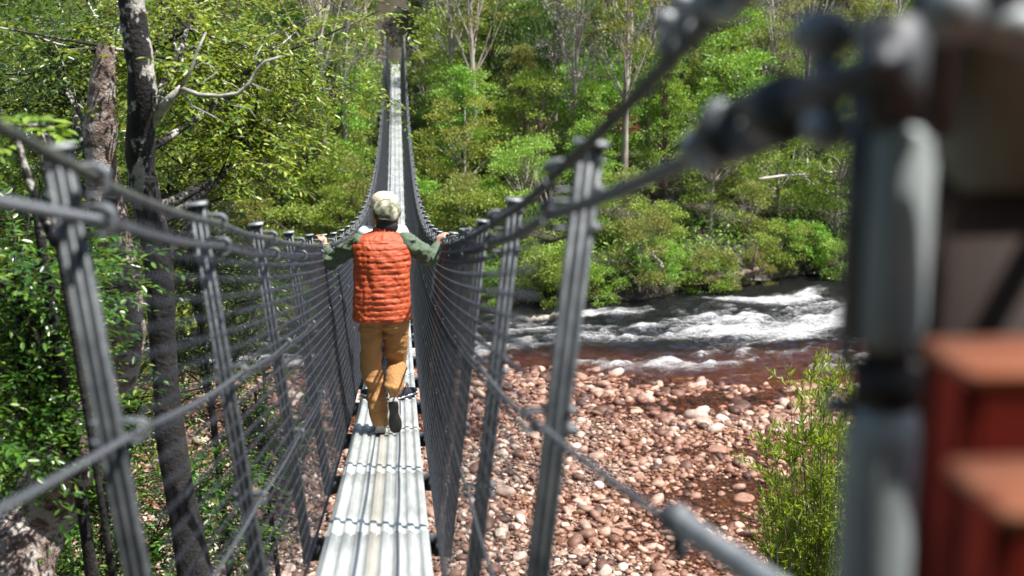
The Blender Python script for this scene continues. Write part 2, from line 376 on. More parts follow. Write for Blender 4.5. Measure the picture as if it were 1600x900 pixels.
def remesh(mb, name, mat, parent=None, vox=.008, smooth=4, disp=None):
    """fuse overlapping pieces into one continuous skin"""
    me = mb.mesh(name+'_raw'); o = bpy.data.objects.new(name+'_raw', me); COL.objects.link(o)
    m = o.modifiers.new('r', 'REMESH'); m.mode = 'VOXEL'; m.voxel_size = vox; m.use_smooth_shade = True
    s_ = o.modifiers.new('s', 'SMOOTH'); s_.factor = .5; s_.iterations = smooth
    dg = bpy.context.evaluated_depsgraph_get(); dg.update()
    nm = bpy.data.meshes.new_from_object(o.evaluated_get(dg)); nm.name = name
    bpy.data.objects.remove(o); bpy.data.meshes.remove(me)
    if disp:
        V = np.empty(len(nm.vertices)*3, np.float32); nm.vertices.foreach_get('co', V); V = V.reshape(-1, 3)
        N = np.empty(len(nm.vertices)*3, np.float32); nm.vertices.foreach_get('normal', N); N = N.reshape(-1, 3)
        V = V+N*disp(V, N)[:, None].astype(np.float32); nm.vertices.foreach_set('co', V.ravel()); nm.update()
    nm.polygons.foreach_set('use_smooth', np.ones(len(nm.polygons), bool))
    nm.materials.clear()
    return link(name, nm, parent, mat)

# ------------------------------------------------------------------ terrain
def y_near(x): return np.clip(32.9-.27*np.asarray(x, float), 26, 42)+.5*np.sin(np.asarray(x)*.5)
def y_far(x): return 43.4+.25*np.clip(np.asarray(x, float), -60, 60)+.7*np.sin(np.asarray(x)*.45+1)+.35*np.sin(np.asarray(x)*1.3)
def hgt(x, y):
    x = np.asarray(x, float); y = np.asarray(y, float)
    bed = -.004+.2*(fbm(x*.14, y*.5, 3, 3)-.5)*2*.8+.06*(fbm(x*.9, y*.9, 8, 3)-.5)
    bed = bed - .13*np.clip((fbm(x*.22+9, y*.75+2, 17, 2)-.52)*6, 0, 1)*np.clip((y-24)/2, 0, 1)+.02
    bed = bed + np.clip((26-y)*.01, 0, .08)
    bank = 8.45-8.45*np.clip((y-1.2)/11.5, 0, 1)**.8
    bank = np.where(y < 1.2, 8.45, bank)+np.where(y < 13, .5*(fbm(x*.5, y*.5, 5)-.5), 0)*np.clip(y-1, 0, 1)
    bank = bank-1.2*np.clip((y-9.5)/3.2, 0, 1)
    z = np.maximum(bed, bank)
    z = z+np.clip(-y-2.2, 0, 40)*.8
    yn, yf = y_near(x), y_far(x); s = (y-yn)/(yf-yn)
    chan = np.clip(s, 0, 1)
    z = np.where(s > 0, z*np.clip(1-s*3, 0, 1)-(.04*np.clip(s*6, 0, 1)+1.5*np.clip(s, 0, 1)**2.5)*np.clip((1.02-s)*12, 0, 1), z)
    d = y-yf
    far = .1+np.clip(d, 0, 1.2)*.65+np.clip(d-1.2, 0, 200)*.22+np.clip(d-23.5, 0, 200)*.4+np.clip(d, 0, 4)/4*1.4*(fbm(x*.3, y*.3, 11)-.35)
    z = np.where(d > 0, far, z)
    ax = np.clip(1-np.abs(x)/3.0, 0, 1)*np.clip((y-60)/5, 0, 1)   # ground rises to the far landing
    z = z*(1-ax)+ax*np.where(y < 68.6, np.clip(5.2+(y-60)*.25, 0, 7.2), 7.3+np.clip(y-68.6, 0, 6)*.75+np.clip(y-74.6, 0, 99)*.55)
    return z
xs = np.concatenate([np.arange(-160, -24, 8.), np.arange(-24, 30, .3), np.arange(30, 170, 8.)])
ys = np.concatenate([np.arange(-30, 0, 3.), np.arange(0, 66, .3), np.arange(66, 110, 1.), np.arange(110, 260, 10.)])
X, Y = np.meshgrid(xs, ys); Z = hgt(X, Y)
def gridmesh(name, X, Y, Z, smooth=True):
    ny, nx = X.shape; idx = np.arange(nx*ny).reshape(ny, nx)
    F = np.stack([idx[:-1, :-1], idx[:-1, 1:], idx[1:, 1:], idx[1:, :-1]], -1).reshape(-1, 4)
    return npmesh(name, np.stack([X, Y, Z], -1).reshape(-1, 3), F, smooth)
g = link('ground', gridmesh('ground', X, Y, Z), None, 'ground'); tag(g, kind='structure')

# river surface
xs = np.concatenate([np.arange(-120, -16, 4.), np.arange(-16, 26, .11), np.arange(26, 130, 4.)])
ys = np.concatenate([np.arange(14, 30, .35), np.arange(30, 56, .11), np.arange(56, 78, 2.)])
X, Y = np.meshgrid(xs, ys)
yn, yf = y_near(X), y_far(X); S = (Y-yn)/(yf-yn)
u_ = X*math.cos(.24)+Y*math.sin(.24); v_ = -X*math.sin(.24)+Y*math.cos(.24)
act = np.clip(S*4, 0, 1)*np.clip((1.02-S)*6, 0, 1)
wav = (fbm(u_*.8, v_*2.2, 21, 5)-.5)*.46+(fbm(u_*2.2, v_*5, 31, 3)-.5)*.24
Z = wav*act*(.45+.55*np.clip(S*3, 0, 1))+(1-act)*.012*(fbm(X*3, Y*6, 41, 2)-.5)
dep = np.clip((0-hgt(X, Y))/.9, 0, 1)
lowf = fbm(u_*.14, v_*.55, 51, 3)
foam = np.exp(-((S-.56)/.15)**2)*.66*np.clip(lowf*2.6-.5, 0, 1) + np.exp(-((S-.88-.04*np.sin(u_*.7))/.05)**2)*.9*np.clip((fbm(u_*.25, u_*0+3, 61, 2)-.3)*3, 0, 1)
foam = foam+.58*np.clip(S*4-.7, 0, 1)*np.clip((1-S)*8, 0, 1)*lowf + .55*np.clip(wav*4, 0, 1)*act
foam = foam+.34*np.clip((S-.06)*9, 0, 1)*np.clip((.5-S)*8, 0, 1)*np.clip(.4+fbm(u_*.5, v_*2, 71, 3), 0, 1)
me = gridmesh('river', X, Y, Z)
for nm, arr in (('depth', dep), ('foam', np.clip(foam, 0, 1))):
    at_ = me.attributes.new(nm, 'FLOAT', 'POINT'); at_.data.foreach_set('value', arr.ravel().astype(np.float32))
tag(link('river', me, None, 'river'), kind='structure')

# ------------------------------------------------------------------ cobbles
def stone_proto(seed, n=5):
    r = np.random.default_rng(seed); V = []; idx = {}
    F = []
    def vid(p):
        k = tuple(np.round(p, 4))
        if k not in idx: idx[k] = len(V); V.append(p)
        return idx[k]
    g_ = np.linspace(-1, 1, n)
    for ax in range(3):
        for sg in (-1, 1):
            for i in range(n-1):
                for j in range(n-1):
                    q = []
                    for a_, b_ in ((i, j), (i+1, j), (i+1, j+1), (i, j+1)):
                        p = np.zeros(3); p[ax] = sg; p[(ax+1) % 3] = g_[a_]; p[(ax+2) % 3] = g_[b_]; q.append(vid(p))
                    F.append(q if sg > 0 else q[::-1])
    V = np.array(V, float); L = np.linalg.norm(V, axis=1)[:, None]
    V = V/L**.85
    d = r.normal(size=(6, 3)); d /= np.linalg.norm(d, axis=1)[:, None]
    for q in d:
        h = V@q; lim = r.uniform(.6, .95); V = V-np.clip(h-lim, 0, 9)[:, None]*q*.85
    V = V*(1, r.uniform(.65, .95), r.uniform(.4, .65))
    return V, np.array(F)
PR = [stone_proto(100+i, 3) for i in range(8)]
def stones(xy, rad, name, seed):
    r = np.random.default_rng(seed); VV = []; FF = []; n0 = 0
    zz = hgt(xy[:, 0], xy[:, 1])
    for k in range(8):
        m = np.where(np.arange(len(xy)) % 8 == k)[0]; V, F = PR[k]
        a_ = r.uniform(0, 2*pi, len(m)); tx = r.normal(0, .22, len(m)); ty = r.normal(0, .22, len(m))
        P = V[None]*rad[m][:, None, None]*r.uniform(.8, 1.25, (len(m), 1, 3))
        P[..., 2] += tx[:, None]*P[..., 0]+ty[:, None]*P[..., 1]
        c_, s_ = np.cos(a_)[:, None], np.sin(a_)[:, None]
        x_, y_ = P[..., 0]*c_-P[..., 1]*s_, P[..., 0]*s_+P[..., 1]*c_
        P = np.stack([x_+xy[m, 0][:, None], y_+xy[m, 1][:, None], P[..., 2]+(zz[m]+rad[m]*.25)[:, None]], -1)
        VV.append(P.reshape(-1, 3)); FF.append((F[None]+(np.arange(len(m))*len(V))[:, None, None]+n0).reshape(-1, 4)); n0 += len(m)*len(V)
    return npmesh(name, np.concatenate(VV), np.concatenate(FF), True)
st = .092
gx, gy = np.meshgrid(np.arange(-15, 20, st), np.arange(12.5, 39, st)); xy = np.stack([gx.ravel(), gy.ravel()], 1)
xy += rng.uniform(-.065, .065, xy.shape)
keep = (xy[:, 0] > -xy[:, 1]*.36-1) & (xy[:, 0] < xy[:, 1]*.53+1) & (xy[:, 1] < y_near(xy[:, 0])+4.0)
keep &= rng.uniform(0, 1, len(xy)) < (.7+.5*fbm(xy[:, 0]*.6, xy[:, 1]*.9, 77, 2))*np.clip(1.0+(hgt(xy[:, 0], xy[:, 1])+.03)*9, .12, 1)*np.where(xy[:, 1] > y_near(xy[:, 0]), 1.6, 1)
xy = xy[keep]; rad = np.clip(rng.lognormal(-3.02, .5, len(xy)), .028, .22)
rad = rad*np.where(xy[:, 1] > y_near(xy[:, 0])-.6, 1.35, 1)
tag(link('cobbles', stones(xy, rad, 'cobbles', 5), None, 'cobble'), 'pinkish rounded cobbles covering the dry riverbed beneath the bridge', 'cobbles', kind='stuff')
# larger stones, one by one
big = [(850, 665, .38, 'flat'), (1120, 700, .42, 'broad'), (1165, 775, .45, 'pale'), (1090, 715, .3, 'grey'), (1000, 745, .3, 'squat'),
       (960, 830, .34, 'rounded'), (905, 870, .3, 'rounded'), (1060, 820, .36, 'dark')]
blab = ['flat pale boulder on the cobbles just right of the first post', 'grey broken boulder beside an orange pool on the riverbed',
        'large pale flat boulder at the leafy shrub\'s edge', 'small grey boulder beside the broken grey one', 'squat pinkish boulder mid riverbed above the rope sleeve',
        'rounded pale boulder between the first post and the rope sleeve', 'rounded boulder by the foot of the first post', 'dark pinkish boulder just under the rope sleeve']
def groundhit(px, py, z=0.05):
    d = unproj(px, py, 1.0)-np.array([CAMX, 0, CAMZ]); k = (z-CAMZ)/d[2]
    return np.array([CAMX, 0, CAMZ])+d*k
for i, (px, py, r_, w_) in enumerate(big):
    p = groundhit(px, py); V, F = stone_proto(300+i, 9)
    V = V*(1+.12*np.sin(V[:, [1, 2, 0]]*5+i))
    me = npmesh('boulder', V*r_*.6*np.array([1, 1, .8]), F, True); o = link('boulder', me, None, 'cobble')
    o.location = (p[0], p[1], float(hgt(p[0], p[1]))+.1*r_); o.rotation_euler = (rng.uniform(-.2, .2), rng.uniform(-.2, .2), rng.uniform(0, 6))
    tag(o, blab[i], 'boulder', 'larger boulders among the cobbles')

# ------------------------------------------------------------------ the footbridge
SPAN = 74.0
def zd(y): t_ = y/SPAN; return CAMZ-(1.274+16.335*t_*(1-t_))
def zt(y): t_ = y/SPAN; return CAMZ-(-.3194+17.127*t_*(1-t_))        # post tops
LP, Y0 = 1.6808, 5.9303
KS = range(-3, 38); YK = [Y0+k*LP for k in KS]
def xtop(y): return .455
def rope_pt(y, v, s):
    """point on one of the side ropes; v=0 handrail, v=1 at the deck edge"""
    za, zb = zt(y)-.06, zd(y)-.01
    return np.array([s*(xtop(y)*(1-v)+.300*v), y, za*(1-v)+zb*v])
bridge = empty('suspension_footbridge', (0, Y0, zd(Y0)), 0, label='long narrow sagging wire rope footbridge with pale ribbed metal deck and mesh sides', cat='footbridge')
BO = np.array([0, Y0, zd(Y0)])
def bpart(mb, name, mat, parent=None, smooth=True):
    mb.V = [v_-BO for v_ in mb.V]; return mb.build(name, mat, parent or bridge, smooth)
# deck panels: lengthwise corrugation
W = .25
def deck_profile():
    xs_ = []; zs_ = []
    nr = 8; w_ = 2*W/nr
    for i in range(nr):
        x0 = -W+i*w_
        for fx, z_ in ((0.0, 0), (.30, 0), (.38, .013), (.45, .016), (.78, .016), (.85, .013), (.93, 0)):
            xs_.append(x0+fx*w_); zs_.append(z_)
    xs_.append(W); zs_.append(0)
    return np.array(xs_), np.array(zs_)
px_, pz_ = deck_profile()
for i, y in enumerate(YK[:-1]):
    if y < 0: pass
    n = 5; yy = np.linspace(y-.03, y+LP+.005, n)
    top = np.stack([np.broadcast_to(px_, (n, len(px_))), np.broadcast_to(yy[:, None], (n, len(px_))), pz_[None]+zd(yy)[:, None]+(np.linspace(.003, 0, n))[:, None]], -1)
    lip = top[:, [0]]+np.array([-.0, 0, -.03]); lip2 = top[:, [-1]]+np.array([.0, 0, -.03])
    top = np.concatenate([lip, top, lip2], 1); bot = top[:, ::-1]-np.array([0, 0, .0025])
    ring = np.concatenate([top, bot], 1)
    mb = MB(); mb.loft(ring)
    o = bpart(mb, 'deck_panel', 'deck_metal', smooth=False); o['kind'] = 'thing'
# approach panel under the viewer
# cross beams
for y in YK:
    mb = MB(); z_ = zd(y)-.065
    mb.box((0, y, z_), (.66, .05, .006)); mb.box((0, y-.025, z_-.025+.06), (.66, .006, .06)); mb.box((0, y+.022, z_-.035), (.66, .006, .066))
    for s in (-1, 1): mb.box((s*.3, y-.04, z_-.005), (.045, .03, .075))
    bpart(mb, 'cross_beam', 'dark_steel', smooth=False)
# posts: ribbed extrusion leaning outwards
def post(y, s, near):
    zb, ztp = zd(y)-.13, zt(y)
    b_ = np.array([s*.335, y, zb]); t__ = np.array([s*.525, y, ztp]); ax = t__-b_; L = np.linalg.norm(ax); ax /= L
    o1 = np.array([0, 1., 0]); o2 = np.cross(o1, ax)
    prof = []
    hw, hd = .025, .018
    pts = [(-hw, -hd), (-hw*.62, -hd), (-hw*.5, -hd+.005), (-hw*.3, -hd+.005), (-hw*.2, -hd), (hw*.2, -hd), (hw*.3, -hd+.005), (hw*.5, -hd+.005), (hw*.62, -hd), (hw, -hd),
           (hw, -hd*.3), (hw-.005, -hd*.15), (hw-.005, hd*.15), (hw, hd*.3), (hw, hd), (-hw, hd), (-hw, hd*.3), (-hw+.005, hd*.15), (-hw+.005, -hd*.15), (-hw, -hd*.3)]
    R = []
    for q in (0, L): R.append([b_+ax*q+o1*p1+o2*p2 for p1, p2 in [(c_[1], c_[0]) for c_ in pts]])
    mb = MB(); mb.loft(np.array(R))
    o = bpart(mb, 'post', 'aluminium_post', smooth=False)
    cp = MB(); cp.box(t__+ax*.004, (.07, .05, .012), np.stack([o2, o1, ax], 1), .003)
    cp.V = [v_-BO for v_ in cp.V]; cp.build('post_cap', 'galvanised', o)
    # U bolts that clamp the ropes to the post
    for v_, r_ in ((0, .021), (.052, .02), (.34, .013), (.64, .011)):
        c_ = rope_pt(y, v_, s)
        if v_ > .1 and not near: continue
        ub = MB(); th = np.linspace(-pi*.5, pi*.5, 9)
        inx = -s
        for dy in ((-.011, .011) if near else (0,)):
            P = [c_+np.array([inx*math.cos(q)*(r_+.006)+0, dy, math.sin(q)*(r_+.008)]) for q in th]
            P = [P[0]+np.array([s*.1, 0, 0])]+P+[P[-1]+np.array([s*.1, 0, 0])]
            ub.tube(P, .0045, 6)
            for e_ in (P[0], P[-1]): ub.tube([e_-np.array([s*.02, 0, 0]), e_-np.array([s*.008, 0, 0])], .011, 6)
        if v_ < .1: ub.ball(c_+np.array([inx*.004, 0, r_*.6]), (.018, .016, .013), nu=10, nv=6)
        ub.V = [q-BO for q in ub.V]; ub.build('rope_clamp', 'dull_zinc', o)
for i, y in enumerate(YK):
    if y < 1.6: continue
    for s in (-1, 1): post(y, s, i < 10)
# ropes
YS = np.concatenate([np.arange(1.0, 14, .14), np.arange(14, 68.3, .7)])
def side_rope(v, r, s, name, mat, y0, n=10):
    P = np.array([rope_pt(y, v, s) for y in YS if y >= y0])
    # slight droop between the posts
    for q in P:
        k_ = ((q[1]-Y0)/LP) % 1; q[2] -= .012*math.sin(pi*k_)
    mb = MB(); mb.tube(P, r, n, uvper=1/(r*2*pi)/3.0); return bpart(mb, name, mat)
def clip_start(y0, v, s, P_end):
    """from the last post the ropes fan out to the anchor frame"""
    a_ = rope_pt(y0, v, s); return a_, np.array(P_end)
TX, TY = .565, 1.06     # anchor frame leg (right); its twin stands on the left
for s in (-1, 1):
    yl = YK[1]          # first post
    for v, r, nm, mat in ((0, .0115, 'handrail_rope', 'rail_cover'), (.052, .0115, 'suspension_rope', 'wire_rope'), (.34, .0078, 'middle_rope', 'wire_rope'),
                          (.64, .0065, 'lower_rope', 'wire_rope'), (1, .0075, 'deck_rope', 'wire_rope')):
        o = side_rope(v, r, s, nm, mat, yl-.01)
        a_ = rope_pt(max(yl, [q for q in YS if q >= yl-.01][0]), v, s)
        end = {0: (TX*s-.02*s, TY+.02, 10.155), .052: (TX*s-.03*s, TY, 9.955), .34: (.59*s, 1.2, 9.37), .64: (TX*s, TY, 8.95), 1: (.4*s, TY, zd(TY))}[v]
        ts = np.linspace(0, 1, 14)
        P = np.array([a_*(1-q)+np.array(end)*q-np.array([0, 0, .012*math.sin(pi*q)]) for q in ts])
        mb = MB(); mb.tube(P, r, 10, uvper=1/(r*2*pi)/3.0); mb.V = [q-BO for q in mb.V]; mb.build('rope_end', mat, o)
        if s > 0 or True:
            d = P[-1]-P[0]; L = np.linalg.norm(d); d /= L
            if v in (0, .052):
                # thimble eye, clamps and turnbuckle
                e0 = P[-1]-d*(.42 if v == 0 else .46)
                th = MB(); q = np.linspace(0, 2*pi, 17)
                sd = np.cross(d, [0, 0, 1]); sd /= np.linalg.norm(sd); upv = np.cross(sd, d)
                th.tube([e0+d*math.cos(k)*.045+upv*math.sin(k)*.026 for k in q], .0125, 8)
                th.ball(e0-d*.05, (.026, .026, .024)); th.ball(e0+d*.035+upv*.02, (.022, .022, .026))
                th.V = [k-BO for k in th.V]; th.build('thimble', 'galvanised', o)
                tb_ = MB()
                for off in (-.024, .024):
                    tb_.tube([e0+d*.06+upv*off, e0+d*.24+upv*off], .0125, 10)
                tb_.tube([e0+d*.05, e0+d*.09], .034, 12); tb_.tube([e0+d*.22, e0+d*.27], .036, 12); tb_.tube([e0+d*.25, P[-1]+d*.04], .016, 10)
                tb_.V = [k-BO for k in tb_.V]; tb_.build('turnbuckle', 'dark_steel', o)
                sh = MB(); e1 = P[-1]-d*.1
                sh.tube([e1+upv*(-.03)+d*0, e1+upv*.045], .014, 10); sh.ball(e1+upv*.052, (.03, .03, .024)); sh.ball(e1-upv*.035, (.024, .024, .02))
                sh.V = [k-BO for k in sh.V]; sh.build('shackle', 'galvanised', o)
                # doubled-back rope tail with grips
                tl = MB(); tl.tube([e0-d*.32+upv*.02, e0-d*.2+upv*.026, e0-d*.06+upv*.03], .0095, 8)
                for k in (.12, .2, .28): tl.tube([e0-d*k-upv*.02, e0-d*k+upv*.045], .012, 8); tl.ball(e0-d*k+upv*.05, (.019, .019, .012), nu=8, nv=6)
                if v == 0:
                    tl.V = [k-BO for k in tl.V]; tl.build('rope_grip', 'galvanised', o)
            if v == .34:
                sl_ = MB(); c0 = P[-1]-d*.52
                sl_.tube([c0, c0+d*.012, c0+d*.02, c0+d*.4, c0+d*.5], [.012, .0165, .0175, .0175, .012], 14)
                sl_.V = [k-BO for k in sl_.V]; sl_.build('swage_sleeve', 'galvanised', o)
                sc_ = MB(); sc_.tube([c0-d*.01, c0+d*.03], .0235, 14); sc_.tube([c0+d*.015-np.array([0, 0, .02]), c0+d*.03-np.array([0, 0, .055])], .012, 8); sc_.V = [k-BO for k in sc_.V]; sc_.build('sleeve_collar', 'dark_steel', o)
# chain-link infill: wavy wires that interlock, from handrail to deck edge
def net(s):
    mb = MB()
    cell = .05
    nv_ = 27
    ynear = np.arange(YK[1]-.02, 20, cell/2); yfar = np.arange(20, 68.1, cell*2.0)
    for k in range(nv_):
        v = .012+k*(.985)/(nv_-1)
        for seg, (ya, amp, r_) in enumerate(((ynear, 1, .00115), (yfar, 1, .0024))):
            if seg == 1 and k % 2: continue
            sgn = np.where((np.arange(len(ya))+k) % 2 == 0, 1, -1)
            dv = (.2 if seg == 0 else .5)*(1/(nv_-1))*sgn
            vv = np.clip(v+dv, 0, 1.0)
            za, zb = zt(ya)-.06, zd(ya)-.01
            P = np.stack([s*((.455)*(1-vv)+.300*vv)-s*.012+s*.0035*sgn*(1 if seg == 0 else 0), ya, za*(1-vv)+zb*vv], -1)
            mb.tube(P, r_ if seg else np.interp(ya, [2.5, 7, 12], [.001, .0013, .0014]), 3, cap=False)
    ties = np.concatenate([np.concatenate([np.arange(YK[1]+.05, 4.6, .1), np.arange(4.6, 20, .042)]), np.arange(20, 68, .45)])
    for y in ties:
        vv = np.linspace(.012, 1, 15 if y < 20 else 3); za, zb = zt(y)-.06, zd(y)-.01
        wob = (.006*np.where(np.arange(len(vv)) % 2, 1, -1)) if y < 20 else 0
        P = np.stack([s*((.455)*(1-vv)+.300*vv)-s*.011+0*vv, y+wob+0*vv, za*(1-vv)+zb*vv], -1)
        mb.tube(P, np.interp(y, [2.5, 7, 12, 19.9, 20, 72], [.0008, .0014, .0017, .0017, .006, .007]), 3, cap=False)
    return bpart(mb, 'mesh_net', 'net_wire')
for s in (-1, 1): net(s)

# far landing frame
def frame_leg(mb, x, y, z0, z1, r=.045): mb.tube([[x, y, z0], [x, y, z1]], r, 10)
fa = empty('far_anchor_frame', (0, 68.7, 7.3), 0, label='small steel gateway frame at the far high end of the footbridge', cat='gateway frame')
for s in (-1, 1):
    mb = MB(); mb.tube([[s*.5, 0, -.6], [s*.5, 0, 1.55]], .04, 10); mb.build('leg', 'galvanised', fa)
mb = MB(); mb.box((0, 0, -.1), (1.1, .12, .12)); mb.build('tie_beam', 'dark_steel', fa, False)

# ------------------------------------------------------------------ near anchor frame, blurred at the edge of the view
def anchor(s, label):
    r = empty('anchor_leg', (s*TX, TY, 8.3), 0, label=label, cat='steel leg', group='anchor legs at the near end of the footbridge')
    mb = MB(); mb.tube([[0, 0, 0], [0, 0, 1.33], [0, 0, 1.37]], [.034, .034, .026], 20); mb.build('lower_tube', 'pale_tube', r)
    mb = MB(); mb.tube([[0, 0, 1.365], [0, 0, 1.4]], .03, 20); mb.tube([[0, 0, 1.39], [0, 0, 1.43]], .022, 16); mb.build('collar', 'black_rubber', r)
    mb = MB(); mb.tube([[0, 0, 1.41], [0, 0, 1.425], [0, 0, 1.44], [0, 0, 1.6], [0, 0, 1.615]], [.02, .028, .03, .03, .022], 20); mb.build('upper_tube', 'pale_tube', r)
    mb = MB(); mb.box((-s*.034, .012, 1.52), (.008, .035, .25), bev=.003); mb.box((s*.022, .0, 2.05), (.03, .05, .9), bev=.003); mb.box((-s*.012, .0, 1.655), (.05, .05, .09), bev=.004); mb.build('lug_plate', 'dark_steel', r)
    for z_ in (1.36, 1.75):
        bo = MB(); bo.tube([[-s*.03, .01, z_], [-s*.05, .01, z_]], .011, 6); bo.build('bolt', 'galvanised', r)
    return r
anchor(1, 'blurred galvanised steel leg with black collar where the right side ropes end')

# timber stair and gate post beside it
gp = empty('gate_post', (.71, 1.13, 8.3), 0, label='thick dark brown timber post with a grey steel sleeve above, far right', cat='gate post')
mb = MB(); mb.box((0, 0, .78), (.19, .1, 1.56), bev=.006); mb.build('timber_post', 'brown_timber', gp, False)
mb = MB(); mb.box((.0, -.002, 2.0), (.175, .115, .9), bev=.006); mb.build('steel_sleeve', 'grey_paint', gp, False)
mb = MB(); P = []
for q in np.linspace(0, 1, 14):
    P.append([-.135+.30*q, -.14-.01*math.sin(q*3), 1.70-.085*(1/(1+math.exp(-(q-.32)*14)))+.0*q])
mb.tube(P, .0185, 14); mb.ball((-.137, -.14, 1.705), (.027, .026, .027)); mb.ball((-.10, -.142, 1.735), (.028, .026, .03)); mb.tube([[.05, -.14, 1.62], [.05, -.03, 1.62]], .014, 10)
mb.build('handle_bar', 'galvanised', gp)
stp = empty('timber_steps', (.56, .8, 8.0), 0, label='red stained timber steps in the lower right corner, out of focus', cat='steps')
for i, (yb, yf_, zt_, x0) in enumerate(((.945, .845, 9.742, .548), (.838, .735, 9.682, .525))):
    mb = MB(); mb.box(((x0+1.3)/2-.56, (yb+yf_)/2-.8, zt_-8.0-.6), (1.3-x0, yb-yf_, 1.2), bev=.004); st1 = mb.build('riser', 'red_timber_shaded', stp, False)
    mb = MB(); mb.box(((x0+1.3)/2-.56, (yb+yf_)/2-.8-.004, zt_-8.0+.006), (1.3-x0+.01, yb-yf_-.004, .014), bev=.003); mb.build('tread', 'red_timber_sunlit', stp, False)  # thin board carries the painted sunlit tone of the step top

# ------------------------------------------------------------------ vegetation
def unit(v): return v/(np.linalg.norm(v, axis=-1, keepdims=True)+1e-9)
def leafcards(C, D, L, Wd, r, up=.5, long=False):
    """one folded leaf per point: base at C, tip towards D"""
    n = len(C); L = np.broadcast_to(L, (n,))[:, None]; Wd = np.broadcast_to(Wd, (n,))[:, None]
    R = r.normal(size=(n, 3)); R[:, 2] += up*2
    S = unit(np.cross(D, R)); N = np.cross(S, D)
    if long:
        V = np.stack([C, C+D*L*.28+S*Wd*.42+N*Wd*.12, C+D*L*.62+S*Wd*.5+N*Wd*.12-N*L*.02, C+D*L-N*L*.1, C+D*L*.62-S*Wd*.5+N*Wd*.12-N*L*.02, C+D*L*.28-S*Wd*.42+N*Wd*.12], 1)
        F = np.array([[0, 1, 2, 3], [0, 3, 4, 5]])
    else:
        V = np.stack([C, C+D*L*.5+S*Wd*.5+N*Wd*.15, C+D*L, C+D*L*.5-S*Wd*.5+N*Wd*.15], 1)
        F = np.array([[0, 1, 2], [0, 2, 3]])
    k = V.shape[1]
    return V.reshape(-1, 3), (F[None]+(np.arange(n)*k)[:, None, None]).reshape(-1, F.shape[1])
def bez(a_, b_, c_, n):
    t_ = np.linspace(0, 1, n)[:, None]; return a_*(1-t_)**2+2*b_*t_*(1-t_)+c_*t_**2

def make_tree(seed, h, cr, cbase, ncl, clr, nleaf, ll, lw, tr, shape='round', flat=.7, lean=.3, hole=0.0):
    """(wood mesh, foliage mesh): limbs reach from a tapered stem to every clump of leaves"""
    r = np.random.default_rng(seed); wood = MB()
    tp = np.array([r.normal(0, lean), r.normal(0, lean), h*.93])
    st_ = bez(np.array([0, 0, -.6]), np.array([r.normal(0, lean), r.normal(0, lean), h*.5]), tp, 9)
    wood.tube(st_, np.linspace(tr*1.25, tr*.18, 9), 7)
    CC = []
    for i in range(ncl):
        u = (i+.5)/ncl if shape != 'round' else r.uniform(0, 1)
        zz = cbase+(h-cbase)*u
        if shape == 'cone': rad = cr*(1-u)**.75+.12
        elif shape == 'tall': rad = cr*math.sin(pi*min(1, .12+.88*u))**.6
        else: rad = cr*math.sqrt(max(.03, 1-(2*u-1)**2*.9))
        a_ = r.uniform(0, 2*pi); q = r.uniform(.35, 1)**.6
        ctr = st_[min(8, int((zz+.6)/(h+.6)*8))]*np.array([1, 1, 0])
        c = np.array([math.cos(a_)*rad*q, math.sin(a_)*rad*q, zz])+ctr; CC.append((c, clr*r.uniform(.6, 1.25)))
        k = int(np.clip((zz*.75+.3)/(h+.6)*8, 1, 7)); s0 = st_[k]
        mid = (s0+c)/2+np.array([0, 0, -.12*np.linalg.norm(c-s0)])+r.normal(0, .1, 3)
        wood.tube(bez(s0, mid, c, 5), np.linspace(tr*.34, tr*.07, 5), 4, cap=False)
    C = []; D = []
    for c, cr_ in CC:
        m = int(nleaf/ncl*(cr_/clr)**2)
        d = unit(r.normal(size=(m, 3))); d[:, 2] = np.where(d[:, 2] < -.3, d[:, 2]*-.6, d[:, 2])
        rr = cr_*(.35+.65*r.uniform(0, 1, m)**.5)
        bump_ = 1+.25*np.sin(d[:, 0]*7+c[0]*3)*np.sin(d[:, 1]*6+c[1]*4)
        p = c+d*(rr*bump_)[:, None]*np.array([1, 1, flat])
        C.append(p); D.append(unit(d*.8+r.normal(0, .5, (m, 3))+np.array([0, 0, .1])))
    C = np.concatenate(C); D = np.concatenate(D)
    V, F = leafcards(C, D, ll*r.uniform(.6, 1.3, len(C)), lw*r.uniform(.7, 1.2, len(C)), r)
    return wood.mesh('trunk'), npmesh('crown', V, F)
def branchy(seed, h, tr, depth=5, spread=.55, upw=.25, k=3):
    r = np.random.default_rng(seed); mb = MB()
    def go(p, d, L, rad, dep):
        n = 5; P = [p]
        for i in range(n):
            d = unit(d+r.normal(0, .13, 3)+np.array([0, 0, upw*.1])); P.append(P[-1]+d*L/n)
        mb.tube(P, np.linspace(rad, rad*.6, n+1), 6 if dep > 3 else 3, cap=False)
        if dep <= 0: return
        for j in range(k if dep > 1 else k+1):
            q = P[-1] if j == 0 else P[r.integers(2, n+1)]
            nd = unit(d+r.normal(0, spread, 3)+np.array([0, 0, upw])); go(q, nd, L*r.uniform(.6, .85), rad*.58, dep-1)
    go(np.array([0, 0, -.4]), np.array([0, 0, 1.]), h*.38, tr, depth)
    return mb.mesh('trunk')

